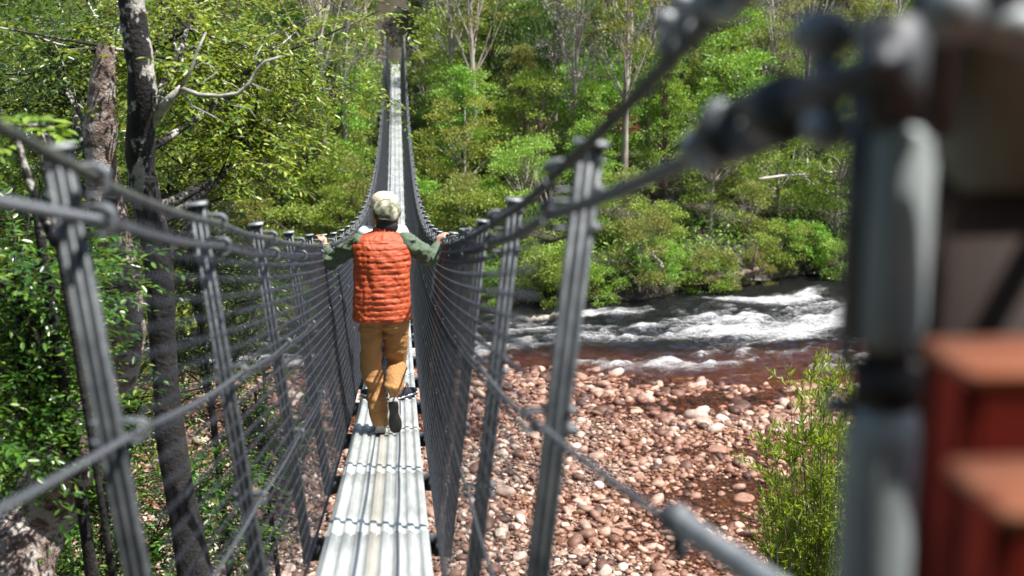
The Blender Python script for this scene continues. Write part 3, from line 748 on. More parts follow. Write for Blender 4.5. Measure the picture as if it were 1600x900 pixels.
ARCH = {}
def arch(key, kind, woodmat, leafm, **k):
    w, c = make_tree(**k); w.materials.append(MATS[woodmat]); c.materials.append(MATS[leafm]); ARCH[key] = (kind, w, c)
B = dict(shape='round')
arch('bush_a', 'riverside_bush', 'bark_brown', 'leaf_lime', seed=1, h=3.0, cr=1.7, cbase=.3, ncl=34, clr=.55, nleaf=7500, ll=.13, lw=.07, tr=.07)
arch('bush_b', 'riverside_bush', 'bark_brown', 'leaf_bright', seed=2, h=2.5, cr=1.6, cbase=.2, ncl=30, clr=.5, nleaf=6500, ll=.13, lw=.07, tr=.07)
arch('bush_c', 'riverside_bush', 'bark_pale', 'leaf_olive', seed=3, h=3.2, cr=1.5, cbase=.3, ncl=26, clr=.5, nleaf=5500, ll=.13, lw=.055, tr=.06)
arch('round_a', 'rounded_tree', 'bark_brown', 'leaf_bright', seed=4, h=6.5, cr=2.3, cbase=1.4, ncl=50, clr=.75, nleaf=10000, ll=.16, lw=.085, tr=.13)
arch('round_b', 'rounded_tree', 'bark_brown', 'leaf_dark', seed=5, h=7.0, cr=2.4, cbase=1.2, ncl=48, clr=.8, nleaf=10000, ll=.17, lw=.085, tr=.14)
arch('round_c', 'rounded_tree', 'bark_pale', 'leaf_lime', seed=6, h=6.0, cr=2.1, cbase=1.3, ncl=46, clr=.65, nleaf=9000, ll=.15, lw=.08, tr=.12)
arch('round_d', 'rounded_tree', 'bark_brown', 'leaf_olive', seed=12, h=6.8, cr=2.2, cbase=1.4, ncl=44, clr=.7, nleaf=8000, ll=.16, lw=.07, tr=.13)
arch('cone_a', 'pointed_tree', 'bark_brown', 'leaf_olive', seed=7, h=8.0, cr=1.9, cbase=1.0, ncl=60, clr=.5, nleaf=10000, ll=.16, lw=.06, tr=.13, shape='cone', lean=.1)
arch('cone_b', 'pointed_tree', 'bark_brown', 'leaf_bright', seed=8, h=7.0, cr=1.7, cbase=.8, ncl=56, clr=.5, nleaf=9000, ll=.15, lw=.065, tr=.12, shape='cone', lean=.1)
arch('gold', 'rounded_tree', 'bark_pale', 'leaf_gold', seed=9, h=5.5, cr=2.1, cbase=.9, ncl=44, clr=.6, nleaf=8000, ll=.14, lw=.06, tr=.1)
arch('gum_a', 'gum_tree', 'bark_pale', 'leaf_olive', seed=10, h=13, cr=2.3, cbase=6.5, ncl=24, clr=.75, nleaf=5500, ll=.19, lw=.06, tr=.15, shape='tall', lean=.35)
arch('gum_b', 'gum_tree', 'bark_pale', 'leaf_grey', seed=11, h=12, cr=2.0, cbase=6.0, ncl=22, clr=.65, nleaf=3800, ll=.19, lw=.06, tr=.13, shape='tall', lean=.5)
arch('copper', 'rounded_tree', 'bark_brown', 'leaf_copper', seed=13, h=4.0, cr=1.3, cbase=1.0, ncl=26, clr=.45, nleaf=4500, ll=.15, lw=.08, tr=.09)
DEAD = [branchy(20, 5.0, .09, 5, .6), branchy(21, 6.0, .1, 5, .45, .4), branchy(22, 4.0, .07, 6, .7, .1)]
for m_ in DEAD: m_.materials.append(MATS['wood_white'])

KINDW = {'bush_a': 'lime green riverside bush', 'bush_b': 'bright green riverside bush', 'bush_c': 'thin olive riverside bush', 'round_a': 'bright green rounded tree',
         'round_b': 'dark green rounded tree', 'round_c': 'lime green rounded tree', 'round_d': 'olive rounded tree', 'cone_a': 'pointed olive tree', 'cone_b': 'pointed bright green tree',
         'gold': 'golden green low tree', 'gum_a': 'tall gum tree with pale trunk', 'gum_b': 'tall greyish gum tree', 'copper': 'copper leaved small tree', 'dead': 'bare white branched shrub'}
SHORT = {'bush_a': 'lime green bush', 'bush_b': 'bright green bush', 'bush_c': 'thin olive bush', 'round_a': 'bright green rounded tree', 'round_b': 'dark green rounded tree', 'round_c': 'lime green rounded tree', 'round_d': 'olive rounded tree', 'cone_a': 'pointed olive tree', 'cone_b': 'pointed green tree', 'gold': 'golden green tree', 'gum_a': 'pale trunked gum tree', 'gum_b': 'greyish gum tree', 'dead': 'bare white shrub'}
placed = []
def plant(key, x, y, sc=1.0, level=None, rz=None, label=None, tilt=0):
    z = float(hgt(x, y))
    name = 'dead_shrub' if key == 'dead' else ARCH[key][0]
    o = empty(name, (x, y, z)); o.scale = (sc, sc, sc*random.uniform(.9, 1.12)); o.rotation_euler = (tilt, random.uniform(-.05, .05), random.uniform(0, 6.28) if rz is None else rz)
    if key == 'dead': link('branches', random.choice(DEAD), o)
    else:
        link('trunk', ARCH[key][1], o); link('crown', ARCH[key][2], o)
    o['category'] = 'bush' if 'bush' in name or 'shrub' in name else 'tree'
    if label: o['label'] = label
    else: placed.append((o, key, x, y, level))
    o['group'] = 'plants on the far forested slope'
    return o
LEV = ['at the far water\'s edge', 'second row above the water', 'low on the far slope', 'mid far slope', 'on the upper slope', 'high on the far slope', 'near the skyline edge', 'topmost row in view', 'close along the bridge']
rows = [(.0, 1.25, ['bush_a', 'bush_b', 'bush_c', 'bush_a', 'bush_b'], (.5, .8)),
        (2.6, 1.9, ['bush_a', 'bush_b', 'round_c', 'bush_c', 'gold', 'bush_a', 'cone_b'], (.65, .9)),
        (6.2, 2.7, ['round_a', 'round_c', 'round_d', 'cone_b', 'bush_a', 'gold', 'cone_a'], (.65, .95)),
        (10, 3.0, ['round_a', 'round_b', 'round_d', 'cone_a', 'round_c', 'round_c', 'gold', 'cone_b'], (.7, 1.0)),
        (14.5, 3.0, ['round_b', 'cone_a', 'round_a', 'gum_a', 'cone_b', 'round_d', 'round_a', 'gold'], (.75, 1.05)),
        (20, 3.0, ['round_b', 'gum_a', 'round_c', 'cone_a', 'gum_b', 'round_d', 'round_a'], (.8, 1.1)),
        (27, 3.6, ['gum_b', 'round_b', 'cone_a', 'round_d', 'gum_a', 'round_b'], (.9, 1.2)),
        (36, 4.2, ['gum_a', 'round_b', 'round_d', 'cone_a', 'gum_b', 'round_b'], (1.0, 1.3))]
CRAD = {'bush_a': 1.9, 'bush_b': 1.8, 'bush_c': 1.7, 'round_a': 2.6, 'round_b': 2.7, 'round_c': 2.4, 'round_d': 2.5, 'cone_a': 2.0, 'cone_b': 1.8, 'gold': 2.3, 'gum_a': 2.5, 'gum_b': 2.2, 'copper': 1.5, 'dead': 1.8}
HT = {'bush_a': 3.4, 'bush_b': 2.9, 'bush_c': 3.6, 'round_a': 7, 'round_b': 7.5, 'round_c': 6.4, 'round_d': 7.2, 'cone_a': 8.4, 'cone_b': 7.4, 'gold': 5.9, 'gum_a': 13.5, 'gum_b': 12.5, 'copper': 4.4, 'dead': 5}
for li, (d, sp_, keys, (s0, s1)) in enumerate(rows):
    yy = 46+d; x = -.33*yy-2
    while x < .46*yy+2:
        xx = x+random.uniform(-.5, .5)*sp_*.6; y_ = float(y_far(xx))+d+random.uniform(-.9, .9)*(.4 if li == 0 else 1)
        key = random.choice(keys); sc = random.uniform(s0, s1)
        x += sp_*random.uniform(.8, 1.2)
        rad = CRAD[key]*sc
        if y_ < 68:
            ztop = float(hgt(xx, y_))+HT[key]*sc
            if abs(xx) < rad+.8 and ztop > zd(y_)-.4:
                key = random.choice(['bush_a', 'bush_b', 'bush_c', 'round_a'] if abs(xx) > 1.9 else ['bush_a', 'bush_b', 'bush_c'])
                sc = max(min(.95, (zd(y_)-.35-float(hgt(xx, y_)))/HT[key]), min(.95, (abs(xx)-.85)/CRAD[key]))
                if sc < .3: continue
        elif abs(xx) < 1.7 and y_ < 75: continue
        plant(key, xx, y_, sc, li)
for side in (-1, 1):
    for d in np.arange(2.0, 40, 1.55):
        xx = side*random.uniform(1.35, 3.6); y_ = float(y_far(xx))+d; key = random.choice(['bush_a', 'bush_b', 'bush_c', 'gold', 'cone_b', 'round_c'])
        sc = min(.9, (abs(xx)-.8)/CRAD[key])
        if y_ > 70 and abs(xx) > 1.2: sc = random.uniform(.5, .8); 
        if sc > .28: plant(key, xx, y_, sc, 8)
# plants one can single out
def at_px(px, d):
    """x on the slope where the bearing of a spot meets the row d metres behind the far waterline"""
    q = unproj(px, 300, 1.0); s_ = (q[0]-CAMX)
    y = 46+d
    for _ in range(8): y = float(y_far(CAMX+s_*y))+d
    return CAMX+s_*y, y
for px, d, key, sc, lab in ((800, 9.0, 'dead', .62, 'bare whitish feathery shrub standing upright on the slope right of the bridge'),
                            (835, 9.5, 'dead', .58, 'second bare whitish shrub, just right of the feathery one'),
                            (690, 16, 'dead', .8, 'grey dead crown up the slope right of the far gateway'),
                            (760, 15, 'dead', .9, 'broad grey dead crown beyond the feathery shrubs'),
                            (415, 6.0, 'dead', .6, 'tangle of bare white branches on the slope left of the bridge'),
                            (865, 14, 'gum_a', 1.0, 'pale slender gum tree with forked white trunk right of the dead shrubs'),
                            (523, 12, 'gum_a', .85, 'slim gum tree with pale pinkish trunk left of the bridge\'s far end'),
                            (570, 24, 'gum_b', .9, 'leaning thin gum just left of the far gateway'),
                            (505, 6.5, 'gum_a', .95, 'tall straight pale trunk furthest left of the bridge, its crown out of view'),
                            (548, 9.5, 'gum_b', .95, 'greyish slim trunk just left of the rising handrail'),
                            (700, 13, 'gum_b', .9, 'thin grey gum right of the far gateway'),
                            (745, 11, 'gum_a', .9, 'leaning pale gum between the far gateway and the dead shrubs'),
                            (905, 7.5, 'gum_b', 1.0, 'slender pale gum above the first right post'),
                            (975, 7.0, 'gum_a', .95, 'pale double looking gum right of the copper tree'),
                            (1010, 9.5, 'gum_b', .9, 'thin gum partly behind the upper rope'),
                            (1245, 7, 'gum_a', .9, 'pale gum between upper and lower rope fittings'),
                            (945, 10, 'copper', .9, 'copper and green leaved small tree above the first right post'),
                            (945, 11.6, 'round_c', .7, 'fresh green crown rising behind the copper leaved tree'),
                            (1195, 9, 'gum_b', .75, 'pale trunked gum behind the upper rope fitting'),
                            (870, 4.2, 'dead', .5, 'grey bleached root mass at the water\'s edge behind the first right post')):
    x, y = at_px(px, d); plant(key, x, y, sc, label=lab)
# labels: every plant is found by its kind, its height on the slope and how many plants it stands from the bridge
BEHIND = 'trees on the bank behind the near landing'
for i, (x, y, k_, s_) in enumerate(((-4.5, -5, 'round_b', 1.2), (-1.6, -7, 'round_a', 1.25), (1.6, -5.5, 'round_b', 1.2), (4.6, -6, 'round_d', 1.2), (-7.5, -3, 'round_a', 1.25), (-3, -10, 'gum_a', 1.1), (3, -10, 'round_b', 1.5), (7.5, -7.5, 'round_b', 1.4), (0, -13, 'round_a', 1.7), (-8, -9, 'round_b', 1.6), (-10.5, -1, 'round_b', 1.3), (-9.5, 4, 'round_a', 1.2))):
    o = plant(k_, x, y, s_, label='leafy tree on the bank behind the near landing'); o['group'] = BEHIND
ORD = ['first', 'second', 'third', 'fourth', 'fifth', 'sixth', 'seventh', 'eighth', 'ninth', 'tenth', 'eleventh', 'twelfth', 'thirteenth', 'fourteenth', 'fifteenth', 'sixteenth', 'seventeenth']
for li in range(9):
    for side in (-1, 1):
        row = sorted([p for p in placed if p[4] == li and (p[2] > 0) == (side > 0)], key=lambda p: abs(p[2]))
        for i, p in enumerate(row):
            p[0]['label'] = f"{SHORT[p[1]]} {LEV[li]}, {ORD[min(i, 16)]} {'right' if side > 0 else 'left'} of the bridge"

# fallen bleached logs
def log(pts, r0, r1, mat, label, twigs=3, seed=0):
    r = np.random.default_rng(seed); P = np.array(pts, float); n = len(P)
    ts = np.linspace(0, n-1, 14); Q = np.array([[np.interp(q, range(n), P[:, k]) for k in range(3)] for q in ts])+r.normal(0, .03, (14, 3))
    mb = MB(); mb.tube(Q, np.linspace(r0, r1, 14), 8)
    o = mb.build('fallen_log', mat); tag(o, label, 'log')
    for i in range(twigs):
        k = r.integers(4, 13); d = unit(Q[min(13, k+1)]-Q[k]+r.normal(0, .6, 3)); L = r.uniform(.5, 1.2)
        t_ = MB(); t_.tube([Q[k], Q[k]+d*L*.5, Q[k]+d*L+np.array([0, 0, .1])], [r1*1.1, r1*.8, r1*.3], 5); t_.build('broken_limb', mat, o)
    return o
def pt(px, py, Y): return unproj(px, py, Y)
log([pt(1185, 281, 50), pt(1240, 273, 50.1), pt(1300, 270, 50.2), pt(1400, 252, 50.4)], .065, .03, 'wood_white', 'long bleached bare trunk leaning out of the bushes beside the anchor leg', 8, 1)
log([pt(1205, 50, 60), pt(1196, 100, 60), pt(1188, 152, 60)], .1, .17, 'bark_pale', 'broken pale trunk stub standing under the upper rope fitting', 0, 2)
log([pt(1030, 385, 45.5), pt(1018, 398, 45.3), pt(1038, 418, 45)], .05, .07, 'wood_white', 'short white stick poking from the bank mid river', 1, 3)
log([pt(822, 503, 41.5), pt(850, 498, 41.3), pt(872, 492, 41)], .12, .1, 'bark_pale', 'pale log stranded in the rapids left of the first right post', 0, 4)
log([pt(370, 508, 41), pt(430, 503, 41), pt(478, 497, 41.2)], .2, .14, 'bark_brown', 'brown log lying along the river edge seen through the left mesh', 1, 5)
log([pt(300, 520, 40.0), pt(420, 522, 40.5), pt(500, 512, 41)], .16, .1, 'bark_dark', 'dark half sunken log below the brown one in the river', 1, 6)
log([pt(1100, 438, 45.8), pt(1150, 428, 46), pt(1185, 420, 46.4)], .13, .09, 'bark_brown', 'reddish weathered log on the bank above the white water', 2, 7)
# wet dark rocks and exposed bank at the far edge
for i, (px, py, r_, lab) in enumerate(((830, 465, .9, 'dark wet rock at the far bank below the bleached roots'), (940, 468, 1.0, 'low black rock ledge behind the first white riffle'),
                                 (1075, 452, .8, 'reddish rock just above the riffle'), (1180, 440, .9, 'dark rock ledge below the reddish log'), (1290, 432, .8, 'small dark rock at the foot of the round bushes'),
                                 (730, 480, .8, 'dark rock seen through the right mesh'), (560, 492, .8, 'dark rock on the far bank left of the man'))):
    q = groundhit(px, py, .1); V, F = stone_proto(500+i, 7); me = npmesh('bank_rock', V*r_*np.array([1.1, .6, .42])*.8, F, True)
    o = link('bank_rock', me, None, 'wet_rock' if i != 2 else 'cobble'); x = q[0]; o.location = (x, float(y_far(x))+.25, .12); o.rotation_euler = (.1, 0, .25+rng.uniform(-.2, .2)); tag(o, lab, 'rock')

# ---- near trees on the left, built limb by limb and leaf by leaf
def sprays(O, r, L=(.25, .5), nl=13, ll=.062, lw=.024, droop=.25, out=None):
    """leafy twigs starting at points O"""
    n = len(O); d = unit(r.normal(size=(n, 3))*np.array([1, 1, .45])+np.array([0, 0, -.05])+(0 if out is None else out))
    Ls = r.uniform(*L, n); C = []; D = []; TW = MB()
    for k in range(nl):
        f = (k+1.0)/nl
        p = O+d*(Ls*f)[:, None]+np.array([0, 0, -1.])*(droop*Ls*f*f)[:, None]
        td = unit(d+np.array([0, 0, -1.])*(2*droop*f))
        sd = unit(np.cross(td, np.array([0, 0, 1.])))*(1 if k % 2 else -1)
        C.append(p+r.normal(0, .004, (n, 3))); D.append(unit(td*.65+sd*.75+r.normal(0, .22, (n, 3))))
    C = np.concatenate(C); D = np.concatenate(D)
    V, F = leafcards(C, D, ll*r.uniform(.65, 1.25, len(C)), lw*r.uniform(.8, 1.25, len(C)), r, up=1.3, long=True)
    return V, F, d, Ls
def near_tree(name, label, trunk, radii, barkm, leafm, clusters, seed, ll=.052, lw=.019, cat='tree', group=None, nl=13, extra=None, Lr=(.25, .5), limb=.03):
    """trunk: list of points; clusters: (centre, spread xyz, sprays)"""
    r = np.random.default_rng(seed); T = np.array(trunk, float); n = len(T); m = 40
    ts = np.linspace(0, n-1, m)
    tt = np.arange(n)
    # smooth interpolation
    def ci(a): 
        k = np.clip(ts.astype(int), 0, n-2); f = ts-k; p0 = a[np.clip(k-1, 0, n-1)]; p1 = a[k]; p2 = a[k+1]; p3 = a[np.clip(k+2, 0, n-1)]
        return .5*((2*p1)+(-p0+p2)*f+(2*p0-5*p1+4*p2-p3)*f**2+(-p0+3*p1-3*p2+p3)*f**3)
    Q = np.stack([ci(T[:, k]) for k in range(3)], 1); R = np.interp(ts, tt, radii)*(1+r.normal(0, .05, m))
    root = empty(name, Q[-1] if Q[-1][2] < Q[0][2] else Q[0], label=label, cat=cat, group=group); BO_ = np.array(root.location)
    mb = MB(); mb.tube(Q-BO_, R, 16); tk = mb.build('trunk', barkm, root)
    lm = MB(); VV = []; FF = []; n0 = 0
    for (c, sprd, ns) in clusters:
        c = np.array(c, float); sprd = np.array(sprd, float)
        # limb from the closest trunk point a little below
        k = int(np.argmin(np.linalg.norm(Q-(c-np.array([0, 0, .5])), axis=1))); s0 = Q[k]
        mid = (s0+c)/2+r.normal(0, .1, 3); lp = bez(s0, mid, c, 8); rr = limb*r.uniform(.7, 1.2)
        lm.tube(lp-BO_, np.linspace(rr, rr*.35, 8), 6)
        nb = max(3, int(ns/14)); O = []
        for j in range(nb):
            s1 = lp[r.integers(3, 8)]; e_ = c+r.normal(size=3)*sprd*.8
            bp_ = bez(s1, (s1+e_)/2+r.normal(0, .06, 3), e_, 7); lm.tube(bp_-BO_, np.linspace(rr*.38, .003, 7), 4, cap=False)
            mm = ns//nb; q = bp_[r.integers(2, 7, mm)]+r.normal(size=(mm, 3))*sprd*.22; O.append(q)
        O = np.concatenate(O); V, F, d, Ls = sprays(O, r, Lr, nl, ll, lw)
        for o_, dd, l_ in zip(O[::2], d[::2], Ls[::2]):
            lm.tube([o_-BO_, o_+dd*l_*.5-BO_+np.array([0, 0, -.03*l_]), o_+dd*l_*.95-BO_+np.array([0, 0, -.2*l_])], [.0035, .0025, .0015], 3, cap=False)
        VV.append(V-BO_); FF.append(F+n0); n0 += len(V)
    lm.build('limbs', barkm if barkm != 'bark_mottled' else 'bark_dark', root)
    if VV: link('crown', npmesh('crown', np.concatenate(VV), np.concatenate(FF)), root, leafm)
    if extra: extra(root, BO_)
    return root
def cl(px, py, Y, sx, sy, sz, n): return (unproj(px, py, Y), (sx, sy, sz), n)
# dark stemmed tree
Y1 = 8.2
tr1 = [unproj(200, -160, 8.0), unproj(205, 0, 8.1), unproj(222, 130, 8.1), unproj(220, 260, 8.2), unproj(246, 400, 8.2), unproj(256, 560, 8.2), unproj(272, 720, 8.1), unproj(305, 900, 7.9), unproj(340, 1100, 7.6)+np.array([0, 0, -.6])]
def lichen_limb(root, BO_):
    mb = MB(); A = [unproj(238, 190, 8.15), unproj(262, 158, 8.05), unproj(283, 138, 8.0)]
    mb.tube(np.array(A)-BO_, [.04, .03, .024], 8)
    for pts, r0 in (([(283, 138), (310, 148), (345, 150), (372, 146), (390, 130), (402, 108), (414, 96), (440, 88)], .017), ([(283, 138), (300, 105), (308, 80), (322, 50)], .013),
                    ([(283, 140), (300, 165), (330, 180), (350, 192)], .006), ([(262, 158), (250, 150), (238, 152)], .008), ([(402, 108), (398, 90), (410, 70)], .006), ([(345, 150), (365, 165), (390, 170), (400, 185)], .005),
                    ([(300, 105), (318, 98), (330, 102)], .005), ([(283, 138), (318, 128), (340, 112)], .005), ([(390, 130), (410, 138), (424, 142)], .005)):
        P = np.array([unproj(a_, b_, 7.98-.002*i) for i, (a_, b_) in enumerate(pts)])
        mb.tube(P-BO_, np.linspace(r0, r0*.5, len(P)), 6)
    mb.build('lichen_limb', 'wood_lichen', root)
near_tree('myrtle_tree', 'slim nearly black trunked tree with white lichen patches behind the first two left posts', tr1,
          [.07, .078, .084, .092, .095, .088, .095, .11, .14], 'bark_dark', 'leaf_yellow',
          [cl(330, 60, 9.4, .5, .6, .35, 190), cl(430, 70, 9.8, .45, .6, .35, 210), cl(400, 190, 9.6, .5, .5, .3, 190), cl(300, 20, 9.0, .5, .5, .3, 140), cl(470, 150, 10.0, .28, .5, .3, 120),
           cl(330, 250, 9.2, .3, .4, .22, 90), cl(250, 60, 8.9, .3, .4, .4, 90)], 31, extra=lichen_limb)
# mottled thick tree
tr2 = [unproj(166, 72, 8.5), unproj(158, 160, 8.5), unproj(158, 260, 8.5), unproj(172, 360, 8.5), unproj(190, 450, 8.45), unproj(188, 560, 8.4), unproj(130, 680, 8.3), unproj(60, 800, 8.5), unproj(10, 920, 8.2), unproj(-60, 1150, 7.6)+np.array([0, 0, -.5])]
near_tree('mottled_tree', 'thick pinkish grey mottled trunk snapped off at the top, left of the black trunk', tr2,
          [.05, .095, .11, .125, .135, .14, .18, .23, .29, .36], 'bark_mottled', 'leaf_glossy',
          [cl(70, 80, 10.4, .5, .7, .35, 240), cl(170, 40, 10.6, .5, .6, .3, 200), cl(60, 200, 10.0, .5, .6, .3, 210), cl(20, 330, 9.8, .4, .6, .3, 170), cl(280, 300, 9.9, .35, .5, .3, 150), cl(130, 120, 10.6, .5, .5, .3, 150)], 32)
# low leafy saplings whose crowns cover the lower left
def sap(x, y): return [np.array([x, y, float(hgt(x, y))-.1]), np.array([x+.1, y-.05, float(hgt(x, y))+.9]), np.array([x-.05, y, float(hgt(x, y))+1.9])]
def sap_to(px, py, Y, dz=.5):
    p = unproj(px, py, Y); g0 = np.array([p[0]+.15, p[1]+.1, float(hgt(p[0], p[1]))-.15]); return [g0, (g0+p)/2+np.array([.12, 0, 0]), p+np.array([0, 0, dz])]
near_tree('leafy_sapling', 'broad leaved sapling filling the left edge between handrail and middle rope', sap_to(60, 420, 7.2), [.06, .045, .02], 'bark_dark', 'leaf_glossy',
          [cl(20, 430, 7.2, .38, .5, .3, 190), cl(40, 560, 7.4, .3, .5, .3, 170), cl(20, 640, 7.0, .3, .5, .3, 160), cl(100, 400, 7.8, .3, .4, .2, 70), cl(30, 520, 7.8, .3, .4, .3, 80)], 33, ll=.058, lw=.022, group='saplings below the left handrail')
near_tree('leafy_sapling', 'sapling between the black trunk and the second left post, reaching the river', sap_to(300, 430, 9.6), [.05, .035, .015], 'bark_dark', 'leaf_glossy',
          [cl(290, 400, 9.8, .35, .5, .25, 170), cl(370, 430, 10.2, .3, .5, .2, 130), cl(310, 540, 10.0, .35, .5, .25, 150), cl(400, 480, 10.6, .25, .4, .15, 60), cl(260, 300, 10.3, .3, .4, .2, 80)], 34, group='saplings below the left handrail')
near_tree('leafy_sapling', 'low sapling with open foliage over the cobbles in the bottom left', sap_to(170, 760, 9.0, .2), [.05, .035, .015], 'bark_dark', 'leaf_glossy',
          [cl(150, 780, 9.2, .4, .5, .3, 190), cl(60, 680, 9.0, .35, .5, .25, 120), cl(220, 860, 8.8, .35, .4, .2, 130), cl(330, 740, 9.4, .4, .4, .25, 170), cl(200, 640, 9.6, .35, .4, .25, 140), cl(110, 880, 9, .3, .4, .2, 90)], 35, group='saplings below the left handrail')
near_tree('leafy_sapling', 'sparse sapling low beside the deck between third and fourth left posts', sap_to(400, 650, 9.8, .2), [.04, .03, .012], 'bark_dark', 'leaf_glossy',
          [cl(380, 640, 9.9, .32, .4, .25, 150), cl(430, 700, 9.6, .18, .4, .18, 60), cl(350, 840, 9.0, .32, .4, .2, 110), cl(410, 560, 10.4, .22, .3, .12, 40)], 36, group='saplings below the left handrail')
near_tree('leafy_sapling', 'sprig of large fresh leaves poking above the left handrail at the picture\'s edge', sap_to(60, 210, 5.6, 0), [.03, .02, .01], 'bark_dark', 'leaf_bright',
          [cl(25, 195, 5.6, .08, .15, .05, 9), cl(70, 205, 5.9, .05, .1, .04, 5)], 37, ll=.085, lw=.03, nl=9, Lr=(.12, .22), group='saplings below the left handrail')
# taller trees behind them on the near shore
w_, c_ = make_tree(61, 11, 3.0, 2.8, 80, .95, 26000, .12, .055, .16); w_.materials.append(MATS['bark_dark']); c_.materials.append(MATS['leaf_glossy']); ARCH['shore_a'] = ('shore_tree', w_, c_)
w_, c_ = make_tree(62, 9, 2.6, 2.6, 70, .85, 22000, .12, .055, .14); w_.materials.append(MATS['bark_dark']); c_.materials.append(MATS['leaf_yellow']); ARCH['shore_b'] = ('shore_tree', w_, c_)
for k_, x, y, s_, lab in (('shore_a', -5.6, 15.0, 1.0, 'dense dark leafy tree right behind the mottled trunk'), ('shore_a', -7.6, 19.5, 1.05, 'big dark tree at the far left edge of the view'),
                     ('shore_b', -5.2, 19.6, .95, 'yellow green tree between black trunk and bridge'), ('shore_a', -8.5, 26, 1.0, 'dark shore tree deep behind the left trunks'),
                     ('shore_b', -6.8, 25.0, .8, 'yellowish shore tree peeping under the lichen covered limb')):
    o = plant(k_, x, y, s_, label=lab); o['group'] = 'trees on the near shore left of the bridge'

# bright willowy shrub on the right
r_ = np.random.default_rng(90)
bc = unproj(1285, 900, 11.5); gz = float(hgt(bc[0], bc[1])); base = np.array([bc[0], bc[1], gz])
shr = empty('willowy_shrub', base, label='bright green narrow leaved shrub beside the anchor leg above the cobbles', cat='shrub')
st_ = MB(); Cc = []; Dd = []
tips = []
for i in range(165):
    px = r_.uniform(1195, 1372); top = 585+abs(px-1300)*.55+r_.uniform(0, 190)**1.0 if r_.uniform() < .8 else r_.uniform(740, 880)
    if px < 1235: top += 60
    if i > 140: px = r_.uniform(1190, 1250); top = r_.uniform(790, 880)
    T_ = unproj(px+r_.normal(0, 12), top+r_.normal(0, 14), 11.5+r_.uniform(-1.1, 1.1)); b0 = base+np.array([r_.normal(0, .12), r_.normal(0, .12), 0])
    mid = (b0+T_)/2+np.array([(bc[0]-T_[0])*.25, 0, .1]); P = bez(b0, mid, T_, 12)
    st_.tube(P-base, np.linspace(.011, .0022, 12), 4, cap=False)
    for side in range(14):
        k = r_.integers(6, 12); p0 = P[k]; d0 = unit(P[k]-P[k-1]+r_.normal(0, .4, 3)+np.array([0, 0, .25])); L = r_.uniform(.12, .34); p1 = p0+d0*L
        st_.tube([p0-base, p1-base], [.003, .0015], 3, cap=False)
        f = r_.uniform(0, 1, 13)[:, None]; Cc.append(p0+(p1-p0)*f); Dd.append(unit(d0*.8+r_.normal(0, .45, (13, 3))+np.array([0, 0, .25])))
st_.build('stems', 'bark_brown', shr)
Cc = np.concatenate(Cc); Dd = np.concatenate(Dd)
V, F = leafcards(Cc, Dd, .085*r_.uniform(.6, 1.3, len(Cc)), .015, r_, up=.6, long=True)
leafmat('leaf_willow', [(0, (.09, .18, .015)), (.6, (.24, .38, .025)), (1, (.4, .52, .07))], .4, .45, (.5, .7, .05))
link('foliage', npmesh('foliage', V-base, F), shr, 'leaf_willow')
dr = MB(); p_ = unproj(1235, 900, 10.8)
deadbase = np.array([p_[0], p_[1], float(hgt(p_[0], p_[1]))-.1])
for tx, ty in ((1238, 810), (1215, 850)):
    q = unproj(tx, ty, 10.8); dr.tube(bez(deadbase, (deadbase+q)/2+np.array([.05, 0, 0]), q, 8), np.linspace(.035, .008, 8), 6)
tag(dr.build('dead_stump', 'wood_lichen'), 'grey dead forked stick below the willowy shrub', 'stump')
# low ground cover under the far trees
r_ = np.random.default_rng(91); n = 130000
x = r_.uniform(-24, 36, n); dd = r_.uniform(.2, 34, n)**1.0; y = y_far(x)+dd
k = (np.abs(x) > .9) | (y > 73.5) | (hgt(x, y)+.4 < zd(y)); x, y = x[k], y[k]
k = fbm(x*.5, y*.5, 95, 3) > .4; x, y = x[k], y[k]
C = np.stack([x, y, hgt(x, y)+r_.uniform(0, .55, len(x))], 1)
V, F = leafcards(C, unit(r_.normal(size=C.shape)+np.array([0, 0, .6])), .2*r_.uniform(.6, 1.4, len(C)), .09, r_)
tag(link('undergrowth', npmesh('undergrowth', V, F), None, 'leaf_bright'), 'low green fern and scrub covering the far slope', 'undergrowth', kind='stuff')

# ------------------------------------------------------------------ people
def interp_rings(secs, m, n=56, ex=2.5):
    S_ = np.array(secs, float); ts = np.linspace(0, len(S_)-1, m)
    k = np.clip(ts.astype(int), 0, len(S_)-2); f = (ts-k)[:, None]
    p0 = S_[np.clip(k-1, 0, None)]; p1 = S_[k]; p2 = S_[k+1]; p3 = S_[np.clip(k+2, None, len(S_)-1)]
    Q = .5*((2*p1)+(-p0+p2)*f+(2*p0-5*p1+4*p2-p3)*f**2+(-p0+3*p1-3*p2+p3)*f**3)
    th = np.linspace(0, 2*pi, n, endpoint=False); c, s = np.cos(th), np.sin(th)
    cx = np.sign(c)*np.abs(c)**(2/ex); sy = np.sign(s)*np.abs(s)**(2/ex)
    return Q, np.stack([Q[:, [0]]+Q[:, [3]]*cx, Q[:, [1]]+Q[:, [4]]*sy, np.broadcast_to(Q[:, [2]], (m, n))], -1)
def wrinkle(amp, f=14, seed=0, stretch=(1, 1, 1)):
    def d(V, N):
        u = V[:, 0]*stretch[0]+V[:, 1]*.7; w = V[:, 2]*stretch[2]
        return amp*((fbm(u*f, w*f*1.8+5, seed, 3)-.5)*1.6+(1-np.abs(2*fbm(u*f*.6+3, w*f*1.1, seed+9, 2)-1)*2.2)*.6)
    return d
